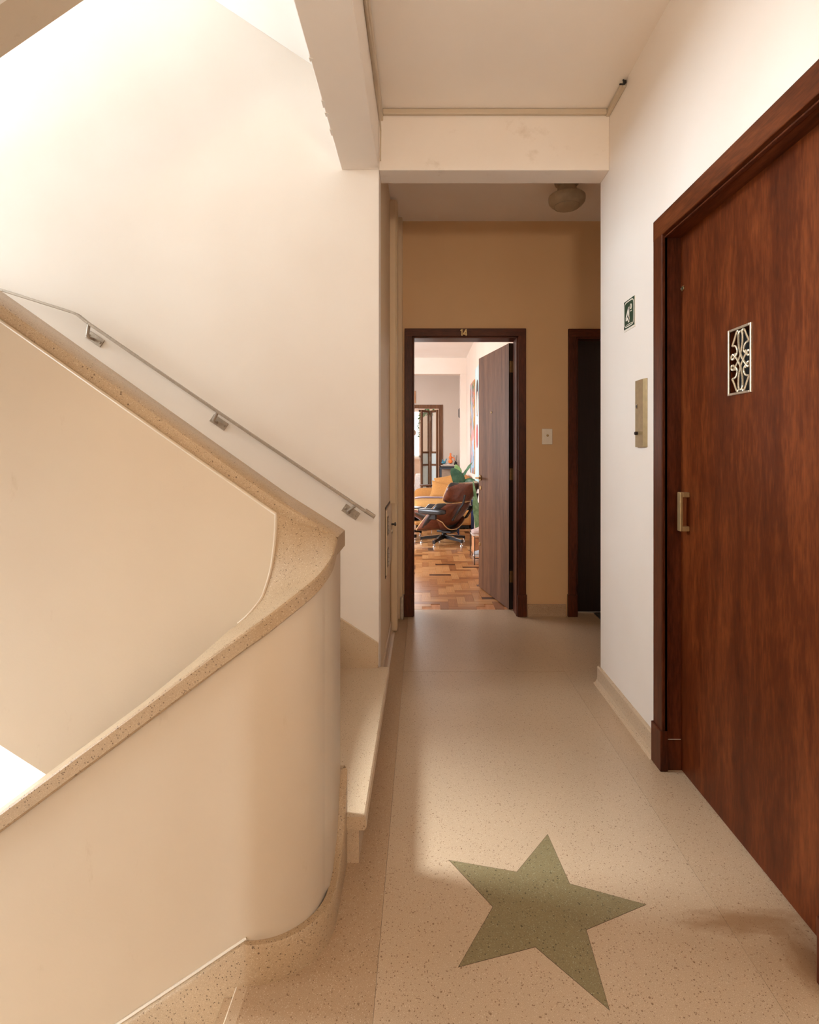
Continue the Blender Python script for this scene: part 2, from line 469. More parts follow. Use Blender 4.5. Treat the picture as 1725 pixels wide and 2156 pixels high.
# ------------------------------------------------------------------ mesh builder
class MB:
    def __init__(self):
        self.v, self.f, self.s = [], [], []

    def add(self, verts, faces, smooth=False):
        o = len(self.v)
        self.v += [tuple(p) for p in verts]
        self.f += [tuple(i + o for i in q) for q in faces]
        self.s += [smooth] * len(faces)
        return self

    def box(self, x0, x1, y0, y1, z0, z1):
        v = [(x, y, z) for z in (z0, z1) for y in (y0, y1) for x in (x0, x1)]
        return self.add(v, [(0, 2, 3, 1), (4, 5, 7, 6), (0, 1, 5, 4), (2, 6, 7, 3), (0, 4, 6, 2), (1, 3, 7, 5)])

    def obox(self, c, ax, ay, az, hx, hy, hz):
        c, ax, ay, az = Vector(c), Vector(ax).normalized(), Vector(ay).normalized(), Vector(az).normalized()
        v = [c + ax * (sx * hx) + ay * (sy * hy) + az * (sz * hz) for sz in (-1, 1) for sy in (-1, 1) for sx in (-1, 1)]
        return self.add(v, [(0, 2, 3, 1), (4, 5, 7, 6), (0, 1, 5, 4), (2, 6, 7, 3), (0, 4, 6, 2), (1, 3, 7, 5)])

    def bar(self, a, b, w, h, up=(0, 0, 1)):
        a, b = Vector(a), Vector(b)
        d = (b - a)
        ln = d.length
        d.normalize()
        side = d.cross(Vector(up))
        if side.length < 1e-4:
            side = d.cross(Vector((1, 0, 0)))
        side.normalize()
        u = side.cross(d)
        return self.obox((a + b) / 2, d, side, u, ln / 2, w / 2, h / 2)

    def prism(self, poly, axis, a, b):
        """poly: list of 2D points; axis 'X': (y,z), 'Y': (x,z), 'Z': (x,y)."""
        def P(p, t):
            return {'X': (t, p[0], p[1]), 'Y': (p[0], t, p[1]), 'Z': (p[0], p[1], t)}[axis]
        n = len(poly)
        v = [P(p, a) for p in poly] + [P(p, b) for p in poly]
        f = [tuple(range(n)), tuple(range(2 * n - 1, n - 1, -1))]
        f += [(i, i + n, (i + 1) % n + n, (i + 1) % n) for i in range(n)]
        return self.add(v, f)

    def tube(self, pts, r, n=8, closed=False, caps=True):
        pts = [Vector(p) for p in pts]
        rs = r if isinstance(r, (list, tuple)) else [r] * len(pts)
        m = len(pts)
        tang = []
        for i in range(m):
            if closed:
                t = pts[(i + 1) % m] - pts[i - 1]
            else:
                t = pts[min(i + 1, m - 1)] - pts[max(i - 1, 0)]
            tang.append(t.normalized())
        nrm = tang[0].orthogonal().normalized()
        v = []
        for i in range(m):
            nrm = (nrm - tang[i] * nrm.dot(tang[i]))
            if nrm.length < 1e-6:
                nrm = tang[i].orthogonal()
            nrm.normalize()
            bn = tang[i].cross(nrm)
            for k in range(n):
                a = 2 * PI * k / n
                v.append(pts[i] + (nrm * math.cos(a) + bn * math.sin(a)) * rs[i])
        f = []
        rng = m if closed else m - 1
        for i in range(rng):
            j = (i + 1) % m
            for k in range(n):
                k2 = (k + 1) % n
                f.append((i * n + k, i * n + k2, j * n + k2, j * n + k))
        if caps and not closed:
            f.append(tuple(range(n - 1, -1, -1)))
            f.append(tuple((m - 1) * n + k for k in range(n)))
        return self.add(v, f, True)

    def lathe(self, prof, c, n=20, axis='Z'):
        """prof: (radius, height) from bottom to top about c."""
        c = Vector(c)
        v, f = [], []
        for (r, h) in prof:
            for k in range(n):
                a = 2 * PI * k / n
                x, y = r * math.cos(a), r * math.sin(a)
                p = {'Z': (x, y, h), 'Y': (x, h, -y), 'X': (h, x, y)}[axis]
                v.append(c + Vector(p))
        for i in range(len(prof) - 1):
            for k in range(n):
                k2 = (k + 1) % n
                f.append((i * n + k, i * n + k2, (i + 1) * n + k2, (i + 1) * n + k))
        f.append(tuple(range(n - 1, -1, -1)))
        f.append(tuple((len(prof) - 1) * n + k for k in range(n)))
        return self.add(v, f, True)

    def grid(self, rows, smooth=True, closed=False):
        m, n = len(rows), len(rows[0])
        v = [p for r in rows for p in r]
        f = []
        for i in range(m - 1):
            for k in range(n if closed else n - 1):
                k2 = (k + 1) % n
                f.append((i * n + k, i * n + k2, (i + 1) * n + k2, (i + 1) * n + k))
        return self.add(v, f, smooth)

    def ball(self, c, rx, ry, rz, n=14, m=9, p=1.0):
        """Ellipsoid; p<1 squares it off into a pillow."""
        def q(t):
            return math.copysign(abs(t) ** p, t)
        rows = []
        for i in range(m + 1):
            th = -PI / 2 + PI * i / m
            rows.append([(c[0] + rx * q(math.cos(th)) * q(math.cos(2 * PI * k / n)),
                          c[1] + ry * q(math.cos(th)) * q(math.sin(2 * PI * k / n)),
                          c[2] + rz * q(math.sin(th))) for k in range(n)])
        return self.grid(rows, True, True)

    def build(self, name, mat, parent=None, bevel=0.0, solid=0.0, subsurf=0, sharp=35):
        off = Vector(parent['_base']) if parent is not None and '_base' in parent.keys() else Vector((0, 0, 0))
        me = bpy.data.meshes.new(name)
        me.from_pydata([tuple(Vector(p) - off) for p in self.v], [], self.f)
        me.materials.append(mat)
        me.polygons.foreach_set('use_smooth', self.s)
        me.update()
        if any(self.s):
            try:
                me.set_sharp_from_angle(angle=math.radians(sharp))
            except Exception:
                pass
        o = bpy.data.objects.new(name, me)
        COL.objects.link(o)
        if parent is not None:
            o.parent = parent
            o['_base'] = tuple(off)
        if solid:
            md = o.modifiers.new('thickness', 'SOLIDIFY')
            md.thickness = solid
            md.offset = 0
        if bevel:
            md = o.modifiers.new('edge', 'BEVEL')
            md.width = bevel
            md.segments = 2
            md.limit_method = 'ANGLE'
            md.angle_limit = math.radians(50)
        if subsurf:
            md = o.modifiers.new('smooth', 'SUBSURF')
            md.levels = md.render_levels = subsurf
        return o


def tag(o, label, cat, group=None, kind=None):
    o['label'] = label
    o['category'] = cat
    if group:
        o['group'] = group
    if kind:
        o['kind'] = kind
    return o


def thing(name, label, cat, loc=(0, 0, 0), rz=0.0, group=None, kind=None, local=False):
    """An Empty at the thing's base. Parts are given in world metres, or in its own frame when local."""
    o = bpy.data.objects.new(name, None)
    COL.objects.link(o)
    o.empty_display_size = 0.1
    o.location = loc
    o.rotation_euler = (0, 0, rz)
    o['_base'] = (0, 0, 0) if local else tuple(loc)
    return tag(o, label, cat, group, kind)


def struct(name, mb, mat, label, cat, bevel=0.0):
    return tag(mb.build(name, mat, None, bevel), label, cat, kind='structure')


def wall_cells(mb, axis, t0, t1, a0, a1, z0, z1, holes):
    """Wall slab t0..t1 thick, running a0..a1 along X ('X') or Y ('Y'), with rectangular holes (a,b,zlo,zhi)."""
    xs = sorted({a0, a1, *[h[0] for h in holes], *[h[1] for h in holes]})
    zs = sorted({z0, z1, *[h[2] for h in holes], *[h[3] for h in holes]})
    for i in range(len(xs) - 1):
        for k in range(len(zs) - 1):
            cx, cz = (xs[i] + xs[i + 1]) / 2, (zs[k] + zs[k + 1]) / 2
            if any(h[0] < cx < h[1] and h[2] < cz < h[3] for h in holes):
                continue
            if axis == 'X':
                mb.box(xs[i], xs[i + 1], t0, t1, zs[k], zs[k + 1])
            else:
                mb.box(t0, t1, xs[i], xs[i + 1], zs[k], zs[k + 1])
    return mb


# ------------------------------------------------------------------ the setting: hall and stairwell shell
XR, XL = 0.95, -0.222          # right wall, left corridor wall
YB, YF = 2.77, 4.11            # stair back wall, far wall
HC = 2.97                      # ceiling
EY0, EY1, EZ = 1.283, 2.125, 2.075   # lift door opening

struct('wall_right', wall_cells(MB(), 'Y', XR, XR + 0.16, -2.6, 2.913, 0, HC, [(EY0, EY1, 0, EZ)]), M['wall'],
       'bright cream wall around the large mahogany door', 'wall')
struct('wall_corridor_end', MB().box(XR + 0.16, 2.3, 2.75, 2.913, 0, HC).box(2.3, 2.45, 2.75, 4.3, 0, HC), M['wall'],
       'cream wall closing the corridor beyond the bright right-hand corner', 'wall')
AX0, AX1, AZ = -0.085, 0.735, 2.10     # door 14 opening
DX0, DX1 = 1.15, 1.95                  # dark door opening
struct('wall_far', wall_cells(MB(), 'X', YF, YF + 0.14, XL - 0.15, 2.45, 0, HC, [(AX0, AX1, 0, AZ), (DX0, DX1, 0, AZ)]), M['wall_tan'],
       'tan wall at the corridor end with two door openings', 'wall')
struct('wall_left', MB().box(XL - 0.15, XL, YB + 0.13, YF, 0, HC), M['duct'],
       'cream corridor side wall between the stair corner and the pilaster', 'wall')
struct('wall_stair', MB().box(-3.75, XL, YB, YB + 0.13, -3.2, 6.2), M['wall'],
       'tall bright cream wall behind the handrail', 'wall')
struct('wall_stair_near', MB().box(-3.75, -0.43, 0.0, 0.145, -3.2, 6.2), M['wall'],
       'cream wall on the near side of the descending stairs', 'wall')
WIN = [(0.60, 2.72, 2.20, 3.80), (0.55, 2.35, -0.95, 0.75)]
struct('wall_stair_end', wall_cells(MB(), 'Y', -3.75, -3.5, 0.0, YB + 0.13, -3.2, 6.2, WIN), M['white'],
       'white stairwell end wall holding the landing windows', 'wall')
for i, (a, b, c, d) in enumerate(WIN):
    w = thing('window_%d' % (i + 1), ('upper' if i == 0 else 'lower') + ' landing window with a slim metal frame', 'window',
              (-3.62, (a + b) / 2, c), kind='structure')
    fr = MB()
    fr.box(-3.65, -3.60, a, a + 0.04, c, d).box(-3.65, -3.60, b - 0.04, b, c, d)
    fr.box(-3.65, -3.60, a, b, c, c + 0.04).box(-3.65, -3.60, a, b, d - 0.04, d)
    for k in (1, 2):
        y = a + (b - a) * k / 3
        fr.box(-3.64, -3.61, y - 0.015, y + 0.015, c, d)
    fr.build('window_frame', M['steel'], w)
    for k in range(3):
        y0, y1 = a + (b - a) * k / 3, a + (b - a) * (k + 1) / 3
        MB().box(-3.628, -3.622, y0 + 0.03, y1 - 0.03, c + 0.04, d - 0.04).build('pane', M['clear'], w)
struct('wall_back', MB().box(-0.58, XR + 0.16, -2.75, -2.6, 0, HC).box(-0.58, -0.43, -2.6, 0.0, 0, HC), M['wall'],
       'cream walls of the hall behind the viewer', 'wall')
struct('wall_upper_landing', MB().box(-0.15, -0.03, 0.145, YB, 3.12, 6.2), M['white'],
       'white wall of the storey above', 'wall')

struct('ceiling', MB().box(-0.43, XR + 0.16, -2.75, 2.913, HC, 3.12).box(XL - 0.15, 2.45, 2.913, YF + 0.14, HC, 3.12), M['ceiling'],
       'flat tan-shaded hall ceiling', 'ceiling')
struct('ceiling_stairwell', MB().box(-3.75, -0.03, 0.0, YB + 0.13, 6.2, 6.35), M['white'],
       'white ceiling at the top of the stairwell', 'ceiling')
struct('trim_1', MB().box(XL, XR, 2.773, 2.913, 2.667, HC), M['wall_beam'],
       'cream beam crossing the hall below the ceiling', 'beam', bevel=0.004)
bm_ = MB().box(-0.41, XL, -2.6, YB, 2.667, HC)
struct('trim_2', bm_, M['wall'], 'long cream beam over the stair edge with chipped plaster arris', 'beam', bevel=0.004)
chips = MB()
for (y, l) in ((2.42, .05), (2.30, .03), (2.22, .05), (1.98, .02)):
    chips.prism([(-0.4125, y), (-0.398, y + l * .2), (-0.401, y + l * .7), (-0.4125, y + l)], 'Z', 2.6655, 2.672)
chips.build('plaster_chip', M['white'], bpy.data.objects['trim_2'])

# cable ducts under the ceiling
dl = thing('trim_3', 'cream cable duct running round the top of the beams', 'cable duct', (0.3, 2.75, 2.94), kind='structure')
MB().box(XL + 0.022, XR - 0.02, 2.752, 2.773, 2.941, 2.968).build('duct_run', M['parapet'], dl, bevel=0.004)
MB().box(XL, XL + 0.022, -1.5, 2.773, 2.915, 2.965).build('duct_run', M['parapet'], dl, bevel=0.004)
MB().tube([(XL + 0.012, 1.3, 2.905), (XL + 0.012, 2.1, 2.907), (XL + 0.02, 2.45, 2.90), (XL + 0.012, 2.74, 2.85), (XL + 0.01, 2.745, 2.70)], 0.004, 6).build('loose_cable', M['parapet'], dl)
MB().box(XR - 0.02, XR, 2.545, 2.773, 2.938, 2.966).build('duct_run', M['parapet'], dl, bevel=0.004)
jb = MB().box(XR - 0.018, XR - 0.004, 2.53, 2.545, 2.948, 2.962).build('end_clip', M['black_metal'], dl, bevel=0.003)
MB().tube([(XR - 0.012, 2.545, 2.95), (XR - 0.035, 2.53, 2.94), (XR - 0.02, 2.515, 2.93), (XR - 0.03, 2.505, 2.945)], 0.004, 6).build('loose_wire', M['black_metal'], dl)

# floor of terrazzo slabs with a darker border and the green star
fl = thing('floor', 'speckled terrazzo hall floor with darker border strips', 'floor', (0.25, 2.0, 0), kind='structure')
BX0, BX1 = -0.108, 0.80
MB().box(-0.405, 2.45, -2.75, YF, -0.16, -0.006).box(AX0, AX1, YF, YF + 0.16, -0.16, -0.006).box(DX0, DX1, YF, YF + 0.14, -0.16, -0.006).build('floor_bed', M['joint'], fl)
G = 0.0012
MB().box(BX0 + G * .3, BX1 - G * .3, -2.75, 3.07 - G, -0.006, 0).build('floor_slab', M['terrazzo'], fl)
MB().box(BX0 + G * .3, BX1 - G * .3, 3.07 + G, YF, -0.006, 0).box(AX0, AX1, YF, YF + 0.16, -0.006, 0).build('floor_slab', M['terrazzo'], fl)
MB().box(BX1 + G * .3, 2.45, 2.80, YF, -0.006, 0).box(DX0, DX1, YF, YF + 0.14, -0.006, 0).build('floor_slab', M['terrazzo'], fl)
lb = MB().box(-0.405, BX0 - G * .3, -2.75, 1.40, -0.006, 0).box(XL - 0.18, BX0 - G * .3, 1.40, YF, -0.006, 0)
lb.build('border_strip', M['terrazzo_border'], fl)
MB().box(BX1 + G * .3, XR + 0.12, -2.75, 2.80, -0.006, 0).build('border_strip', M['terrazzo_border_pale'], fl)
nose = MB().prism([(-0.405, 0.0), (-0.43, 0.0), (-0.4335, -0.004), (-0.435, -0.012), (-0.4335, -0.022), (-0.43, -0.026), (-0.405, -0.026)], 'Y', 0.145, 1.27)
nose.build('landing_nosing', M['terrazzo_step'], fl, bevel=0.0)

# star: points measured on the floor, centre (0.32, 1.49), circumradius 0.29
star_c, star_r, star_a = (0.3195, 1.4885), 0.291, math.radians(1.0)


def star_pts(r_out, r_in, grow=0.0):
    p = []
    for k in range(10):
        a = star_a + k * PI / 5
        r = (r_out if k % 2 == 0 else r_in) + grow * (1.6 if k % 2 == 0 else 1.0)
        p.append((star_c[0] + r * math.cos(a), star_c[1] + r * math.sin(a)))
    return p


st = MB().prism(star_pts(star_r, star_r * 0.437), 'Z', -0.004, 0.0006).build('star_inlay', M['terrazzo_green'], fl)
st['label'] = 'green terrazzo five-pointed star'
MB().prism(star_pts(star_r, star_r * 0.437, 0.0016), 'Z', -0.004, 0.0003).build('star_outline', M['joint'], st)

# baseboards with a cove at the floor
def base_poly(h, t):
    return [(0, 0), (t + 0.022, 0), (t + 0.010, 0.006), (t + 0.002, 0.02), (t, 0.04), (t, h - 0.006), (t - 0.005, h), (0, h)]


def mirror_poly(p, x):
    return [(x - a, z) for a, z in p]


b1 = MB().prism(mirror_poly(base_poly(0.09, 0.014), XR), 'Y', 2.195, 2.927)
struct('baseboard_right', b1, M['terrazzo_step'], 'terrazzo coved skirting along the bright right wall', 'baseboard')
b2 = MB().prism(mirror_poly(base_poly(0.09, 0.014), YF), 'X', 0.79, 1.075)
struct('baseboard_far', b2, M['terrazzo_border'], 'terrazzo skirting between the two far doors', 'baseboard')
b3 = MB().prism([(XL + a, z) for a, z in base_poly(0.075, 0.010)], 'Y', 2.79, 3.74)
struct('baseboard_left', b3, M['terrazzo_step'], 'low coved skirting along the corridor side wall', 'baseboard')

# pilaster and duct box near the far left corner
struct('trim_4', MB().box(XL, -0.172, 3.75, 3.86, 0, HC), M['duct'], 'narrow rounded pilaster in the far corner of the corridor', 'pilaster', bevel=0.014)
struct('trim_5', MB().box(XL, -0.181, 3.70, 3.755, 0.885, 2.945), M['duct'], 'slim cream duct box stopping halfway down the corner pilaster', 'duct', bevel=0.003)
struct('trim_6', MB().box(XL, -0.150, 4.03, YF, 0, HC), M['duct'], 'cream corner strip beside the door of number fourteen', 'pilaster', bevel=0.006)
gr = MB().box(-0.162, -0.148, 4.00, 4.105, 0.0, 0.20)
struct('trim_7', MB().box(-0.165, -0.140, 4.012, YF, 0, 0.17), M['grime'], 'grimy skirting stub at the foot of the corner strip', 'baseboard', bevel=0.01)

# meter cabinet in the side wall
cab = thing('meter_cabinet', 'small cream cabinet door with two hinges low in the corridor side wall', 'cabinet', (XL, 3.49, 0.5))
MB().box(XL, XL + 0.003, 3.225, 3.745, 0.485, 0.905).build('frame', M['joint'], cab)
MB().box(XL + 0.001, XL + 0.012, 3.24, 3.735, 0.50, 0.89).build('cabinet_door', M['duct'], cab, bevel=0.002)
for z in (0.60, 0.79):
    h = MB()
    for k in range(4):
        h.tube([(XL + 0.017, 3.30, z - 0.048 + k * 0.024 + 0.002), (XL + 0.017, 3.30, z - 0.048 + k * 0.024 + 0.022)], 0.0075, 8)
    hh = h.build('hinge', M['frame_metal'], cab)
    MB().box(XL + 0.012, XL + 0.014, 3.262, 3.342, z - 0.055, z + 0.055).build('hinge_plate', M['joint'], hh)
MB().lathe([(0.006, 0), (0.006, 0.02), (0.013, 0.022), (0.013, 0.03), (0.004, 0.033)], (XL + 0.012, 3.67, 0.75), 12, 'X').build('knob', M['black_metal'], cab)
MB().lathe([(0.016, 0), (0.016, 0.006), (0.010, 0.009)], (XL + 0.012, 3.69, 0.70), 12, 'X').build('lock', M['frame_metal'], cab)


# ------------------------------------------------------------------ stairs
RUN, NOS = 0.26, -0.168


def up_flight(name, z_base, label, soffit_mat, soffit_off):
    t = thing(name, label, 'stairs', (NOS, 2.2, z_base))
    zs = [z_base + 0.147 + 0.1766 * k for k in range(9)]
    for k, z in enumerate(zs):
        xn = NOS - RUN * k
        xb = xn - RUN - 0.03
        y0 = 1.632 if k == 0 else 1.655
        top = MB()
        top.prism([(xb, z), (xn - 0.008, z), (xn - 0.002, z - 0.004), (xn, z - 0.014), (xn, z - 0.032), (xn - 0.006, z - 0.040), (xb, z - 0.040)], 'Y', y0, YB - 0.001)
        s = top.build('step', M['terrazzo_step'], t)
        zb = z_base if k == 0 else zs[k - 1] - 0.04
        MB().box(xn - 0.06, xn - 0.024, y0 + (0.012 if k == 0 else 0), YB - 0.001, zb, z - 0.040).build('riser', M['terrazzo_step'], s)
    # sloping concrete waist under the steps
    xe = NOS - RUN * 8.6
    zl = lambda x: z_base + soffit_off + 0.665 * (-1.18 - x)
    xf = NOS - 0.12 if z_base < 1 else -0.432
    zu = lambda x: z_base + 0.112 - 0.679 * (x + 0.45)
    poly = [(xf, max(zl(xf), z_base - 0.15) if z_base > 1 else -0.004), (xf, zu(xf)), (xe, zu(xe)), (xe, zl(xe))]
    if z_base < 1:
        poly.append((-0.56, -0.004))
    MB().prism(poly, 'Y', 1.655, YB - 0.001).build('waist_slab', soffit_mat, t)
    return t


upf = up_flight('stair_flight', 0.0, 'terrazzo steps climbing left along the wall with the handrail', M['white'], 0.4165)
sk = MB().prism([(-0.224, 0.0), (-0.224, 0.272), (-2.40, 0.272 + 0.66 * 2.176), (-2.40, 1.30), (-0.40, 0.0)], 'Y', YB - 0.015, YB - 0.0005)
sk.build('stair_skirting', M['terrazzo_step'], upf, bevel=0.003)
up_flight('stair_flight', 3.12, 'white sloping underside of the next flight at the top of the stair wall', M['white'], 0.49)


def return_flight(name, z_top, label, with_parapet):
    """Flight on the near side of the well, rising right to the landing edge at z_top."""
    t = thing(name, label, 'stairs', (-0.43, 0.7, z_top))
    for k in range(1, 9):
        z = z_top - 0.1733 * k
        xn = -0.43 - RUN * (k - 1)
        s = MB().box(xn - RUN - 0.02, xn - 0.002, 0.146, 1.264, z - 0.04, z).build('step', M['terrazzo_step'], t, bevel=0.006)
        MB().box(xn - 0.03, xn - 0.006, 0.146, 1.264, z, z + 0.1733 - 0.026).build('riser', M['terrazzo_step'], s)
    zl = lambda x: z_top - 0.44 + 0.69 * (x + 0.43)
    MB().prism([(-0.42, zl(-0.42)), (-0.42, z_top - 0.22), (-2.45, z_top - 1.45), (-2.45, zl(-2.45))], 'Y', 0.146, 1.264 if not with_parapet else 1.285).build('waist_slab', M['white'], t)
    if with_parapet:
        zt = lambda x: z_top + 0.86 + 0.72 * (x + 0.43)
        MB().prism([(-0.42, zl(-0.42)), (-0.42, zt(-0.42)), (-2.45, zt(-2.45)), (-2.45, zl(-2.45))], 'Y', 1.285, 1.385).build('parapet_wall', M['parapet'], t)
    return t


return_flight('stair_flight', 0.0, 'terrazzo steps descending left in front of the curved parapet', False)
return_flight('stair_flight', 3.12, 'grey underside of the flight crossing the top left corner', True)
for z in (1.56, -1.56):
    struct('floor_landing_' + ('upper' if z > 0 else 'lower'), MB().box(-3.5, -2.40, 0.145, YB, z - 0.2, z), M['terrazzo_step'],
           ('upper' if z > 0 else 'lower') + ' half landing below its window', 'landing')

# ------------------------------------------------------------------ the U-shaped parapet with its twisted terrazzo coping
par = thing('stair_parapet', 'cream U-shaped stair parapet with a twisted terrazzo coping', 'parapet', (-0.30, 1.45, 0))


def lerp(a, b, t):
    return tuple(x + (y - x) * t for x, y in zip(a, b))


# stations from the near leg's low end round the newel to the far leg: (inner top, outer top)
zo = lambda x: 0.7945 + 0.741 * (x + 0.451)
near = []
for x in (-2.45, -2.0, -1.5, -1.1, -0.85, -0.70):
    near.append(((x, 1.38, zo(x)), (x, 1.265, zo(x))))
turn = [((-0.575, 1.38, 0.712), (-0.545, 1.265, zo(-0.545))),
        ((-0.525, 1.38, 0.756), (-0.47, 1.265, zo(-0.47))),
        ((-0.492, 1.38, 0.785), (-0.405, 1.265, 0.8275)),
        ((-0.466, 1.385, 0.803), (-0.3605, 1.271, 0.858)),
        ((-0.44, 1.39, 0.8266), (-0.32, 1.288, 0.888)),
        ((-0.417, 1.41, 0.857), (-0.285, 1.315, 0.913)),
        ((-0.4116, 1.43, 0.878), (-0.258, 1.35, 0.934)),
        ((-0.406, 1.46, 0.9175), (-0.2415, 1.391, 0.955)),
        ((-0.4055, 1.49, 0.965), (-0.235, 1.435, 0.970)),
        ((-0.407, 1.515, 1.022), (-0.236, 1.48, 0.984)),
        ((-0.4098, 1.53, 1.0657), (-0.238, 1.53, 0.999))]


def catmull(pts, sub):
    out = []
    n = len(pts)
    for i in range(n - 1):
        p0, p1, p2, p3 = pts[max(i - 1, 0)], pts[i], pts[i + 1], pts[min(i + 2, n - 1)]
        for s in range(sub):
            t = s / sub
            out.append(tuple(0.5 * (2 * b + (c - a) * t + (2 * a - 5 * b + 4 * c - d) * t * t + (3 * b - a - 3 * c + d) * t ** 3)
                             for a, b, c, d in zip(p0, p1, p2, p3)))
    out.append(tuple(pts[-1]))
    return out


inn = [s[0] for s in near] + catmull([s[0] for s in turn], 4)
out = [s[1] for s in near] + catmull([s[1] for s in turn], 4)
CT = 0.048
cap = MB()
KC = 8
R_ = 0.007                                          # rounding of the coping's outer arris
rows = []
for I, O in zip(inn, out):
    I, O = Vector(I), Vector(O)
    d = (O - I)
    row = []
    L_ = d.length
    for k in range(KC + 1):
        row.append(I + d * (k / KC) * (1 - R_ / L_))
    dd = Vector((d.x, d.y, 0)).normalized()
    row.append(O - dd * R_ * 0.3 + Vector((0, 0, -R_ * 0.3)))
    row.append(O + Vector((0, 0, -R_)))
    rows.append(row)
cap.grid(rows, True)
side = []
for I, O in zip(inn, out):
    O = Vector(O)
    d = O - Vector(I)
    dd = Vector((d.x, d.y, 0)).normalized()
    side.append([O + Vector((0, 0, -R_)), O + Vector((0, 0, -CT + R_)), O - dd * R_ + Vector((0, 0, -CT)), O - dd * 0.05 + Vector((0, 0, -CT))])
cap.grid(side, True)
inner_side = [[Vector(I) + Vector((0, 0, 0)), Vector(I) + Vector((0, 0, -CT)), ] for I in inn]
cap.grid([[b, a] for a, b in inner_side], True)


def far_it(x):
    pts = [(-0.238, 0.999), (-0.41, 1.108), (-0.80, 1.384), (-1.184, 1.656), (-2.45, 2.545)]
    for (xa, za), (xb, zb) in zip(pts, pts[1:]):
        if x >= xb:
            return za + (zb - za) * (x - xa) / (xb - xa)
    return pts[-1][1]


def far_ib(x):
    pts = [(-0.238, 0.999), (-0.4098, 1.0657), (-0.80, 1.339), (-1.184, 1.609), (-2.45, 2.495)]
    for (xa, za), (xb, zb) in zip(pts, pts[1:]):
        if x >= xb:
            return za + (zb - za) * (x - xa) / (xb - xa)
    return pts[-1][1]


fx = [-0.238, -0.26, -0.29, -0.33, -0.37, -0.4098, -0.5, -0.65, -0.80, -1.0, -1.184, -1.6, -2.0, -2.45]
r1 = [[(x, 1.53, far_ib(x)), (x, 1.53, max(far_it(x) - 0.006, far_ib(x))), (x, 1.536, far_it(x)), (x, 1.60, far_it(x)), (x, 1.669, far_it(x)), (x, 1.675, far_it(x) - 0.006),
       (x, 1.675, far_it(x) - CT), (x, 1.63, far_it(x) - CT)] for x in fx]
cap.grid(r1, True)
# end face at the newel tip
zt = 0.999
cap.add([(-0.238, 1.53, zt), (-0.238, 1.669, zt), (-0.238, 1.675, zt - 0.006), (-0.238, 1.675, zt - CT + 0.006), (-0.238, 1.668, zt - CT), (-0.238, 1.53, zt - CT)],
        [(0, 1, 2, 3, 4, 5)])
cap.add([(-0.238, 1.53, zt - CT), (-0.238, 1.668, zt - CT), (-0.30, 1.668, zt - CT), (-0.30, 1.53, zt - CT)], [(0, 3, 2, 1)])
cap.build('coping', M['terrazzo_cap'], par, sharp=40)

# plaster body under the coping
w_out, w_in = [], []
for i, (I, O) in enumerate(zip(inn, out)):
    O = Vector(O)
    d = O - Vector(I)
    dd = Vector((d.x, d.y, 0)).normalized()
    p = O - dd * 0.020
    w_out.append((p.x, p.y, O.z - CT + 0.006))
    w_in.append((I[0], I[1] + (0.004 if i < len(near) else 0), I[2] - CT + 0.004))
# replace the end by a straight face X=-0.247 from Y 1.44 to 1.655
w_out = [p for p in w_out if not (p[1] > 1.44)]
w_out_end = [(-0.247, 1.45, 0.92), (-0.247, 1.53, 0.952), (-0.247, 1.640, 0.955), (-0.252, 1.655, 0.955)]


def bot_near(x):
    return min(-0.02, -0.44 + 0.69 * (x + 0.43)) if x < -0.42 else -0.02


wall = MB()


def strip(pts, botf, flip=False, seg=1):
    rows = [[(x, y, botf(x)), (x, y, z)] for x, y, z in pts]
    if flip:
        rows = [[b, a] for a, b in rows]
    wall.grid(rows, True)


strip(w_out + w_out_end, bot_near)
bot_far = lambda x: 0.4165 + 0.64 * (-1.18 - x) if x < -0.55 else -0.02
far_out = [(x, 1.655, far_it(x) - CT + 0.004) for x in (-0.252, -0.41, -0.8, -1.2, -1.8, -2.45)]
strip(far_out, bot_far)
# inner faces of the well
far_in = [(x, 1.5275, far_ib(x) - 0.002) for x in (-2.45, -1.8, -1.184, -0.8, -0.6, -0.46, -0.4215)]
well_end = [(p[0] - 0.0015, p[1], p[2] - 0.001) for p in inn[len(near):][::-1][1:] if p[0] > -0.50]
near_in = [(x, 1.381, zo(x) - 0.02) for x in (-0.50, -0.70, -1.1, -1.5, -2.45)]
strip(far_in + well_end, bot_far)
strip(near_in, lambda x: min(-0.02, -0.44 + 0.69 * (x + 0.43)))
# underside of the far leg's string
wall.grid([[(x, 1.5275, bot_far(x)), (x, 1.655, bot_far(x))] for x in (-0.551, -0.8, -1.18, -1.8, -2.45)], False)
wall.build('parapet_wall', M['parapet'], par, sharp=50)
# rounded plaster lip where the wall meets the coping
lip = MB().tube([(x, 1.5275, far_ib(x) - 0.002) for x in (-2.45, -1.184, -0.80, -0.46)] + [(p[0] - 0.001, min(p[1], 1.5275), p[2] - 0.001) for p in inn[len(near):][::-1] if p[0] > -0.47], 0.0045, 8)
lip.build('plaster_lip', M['parapet'], par)

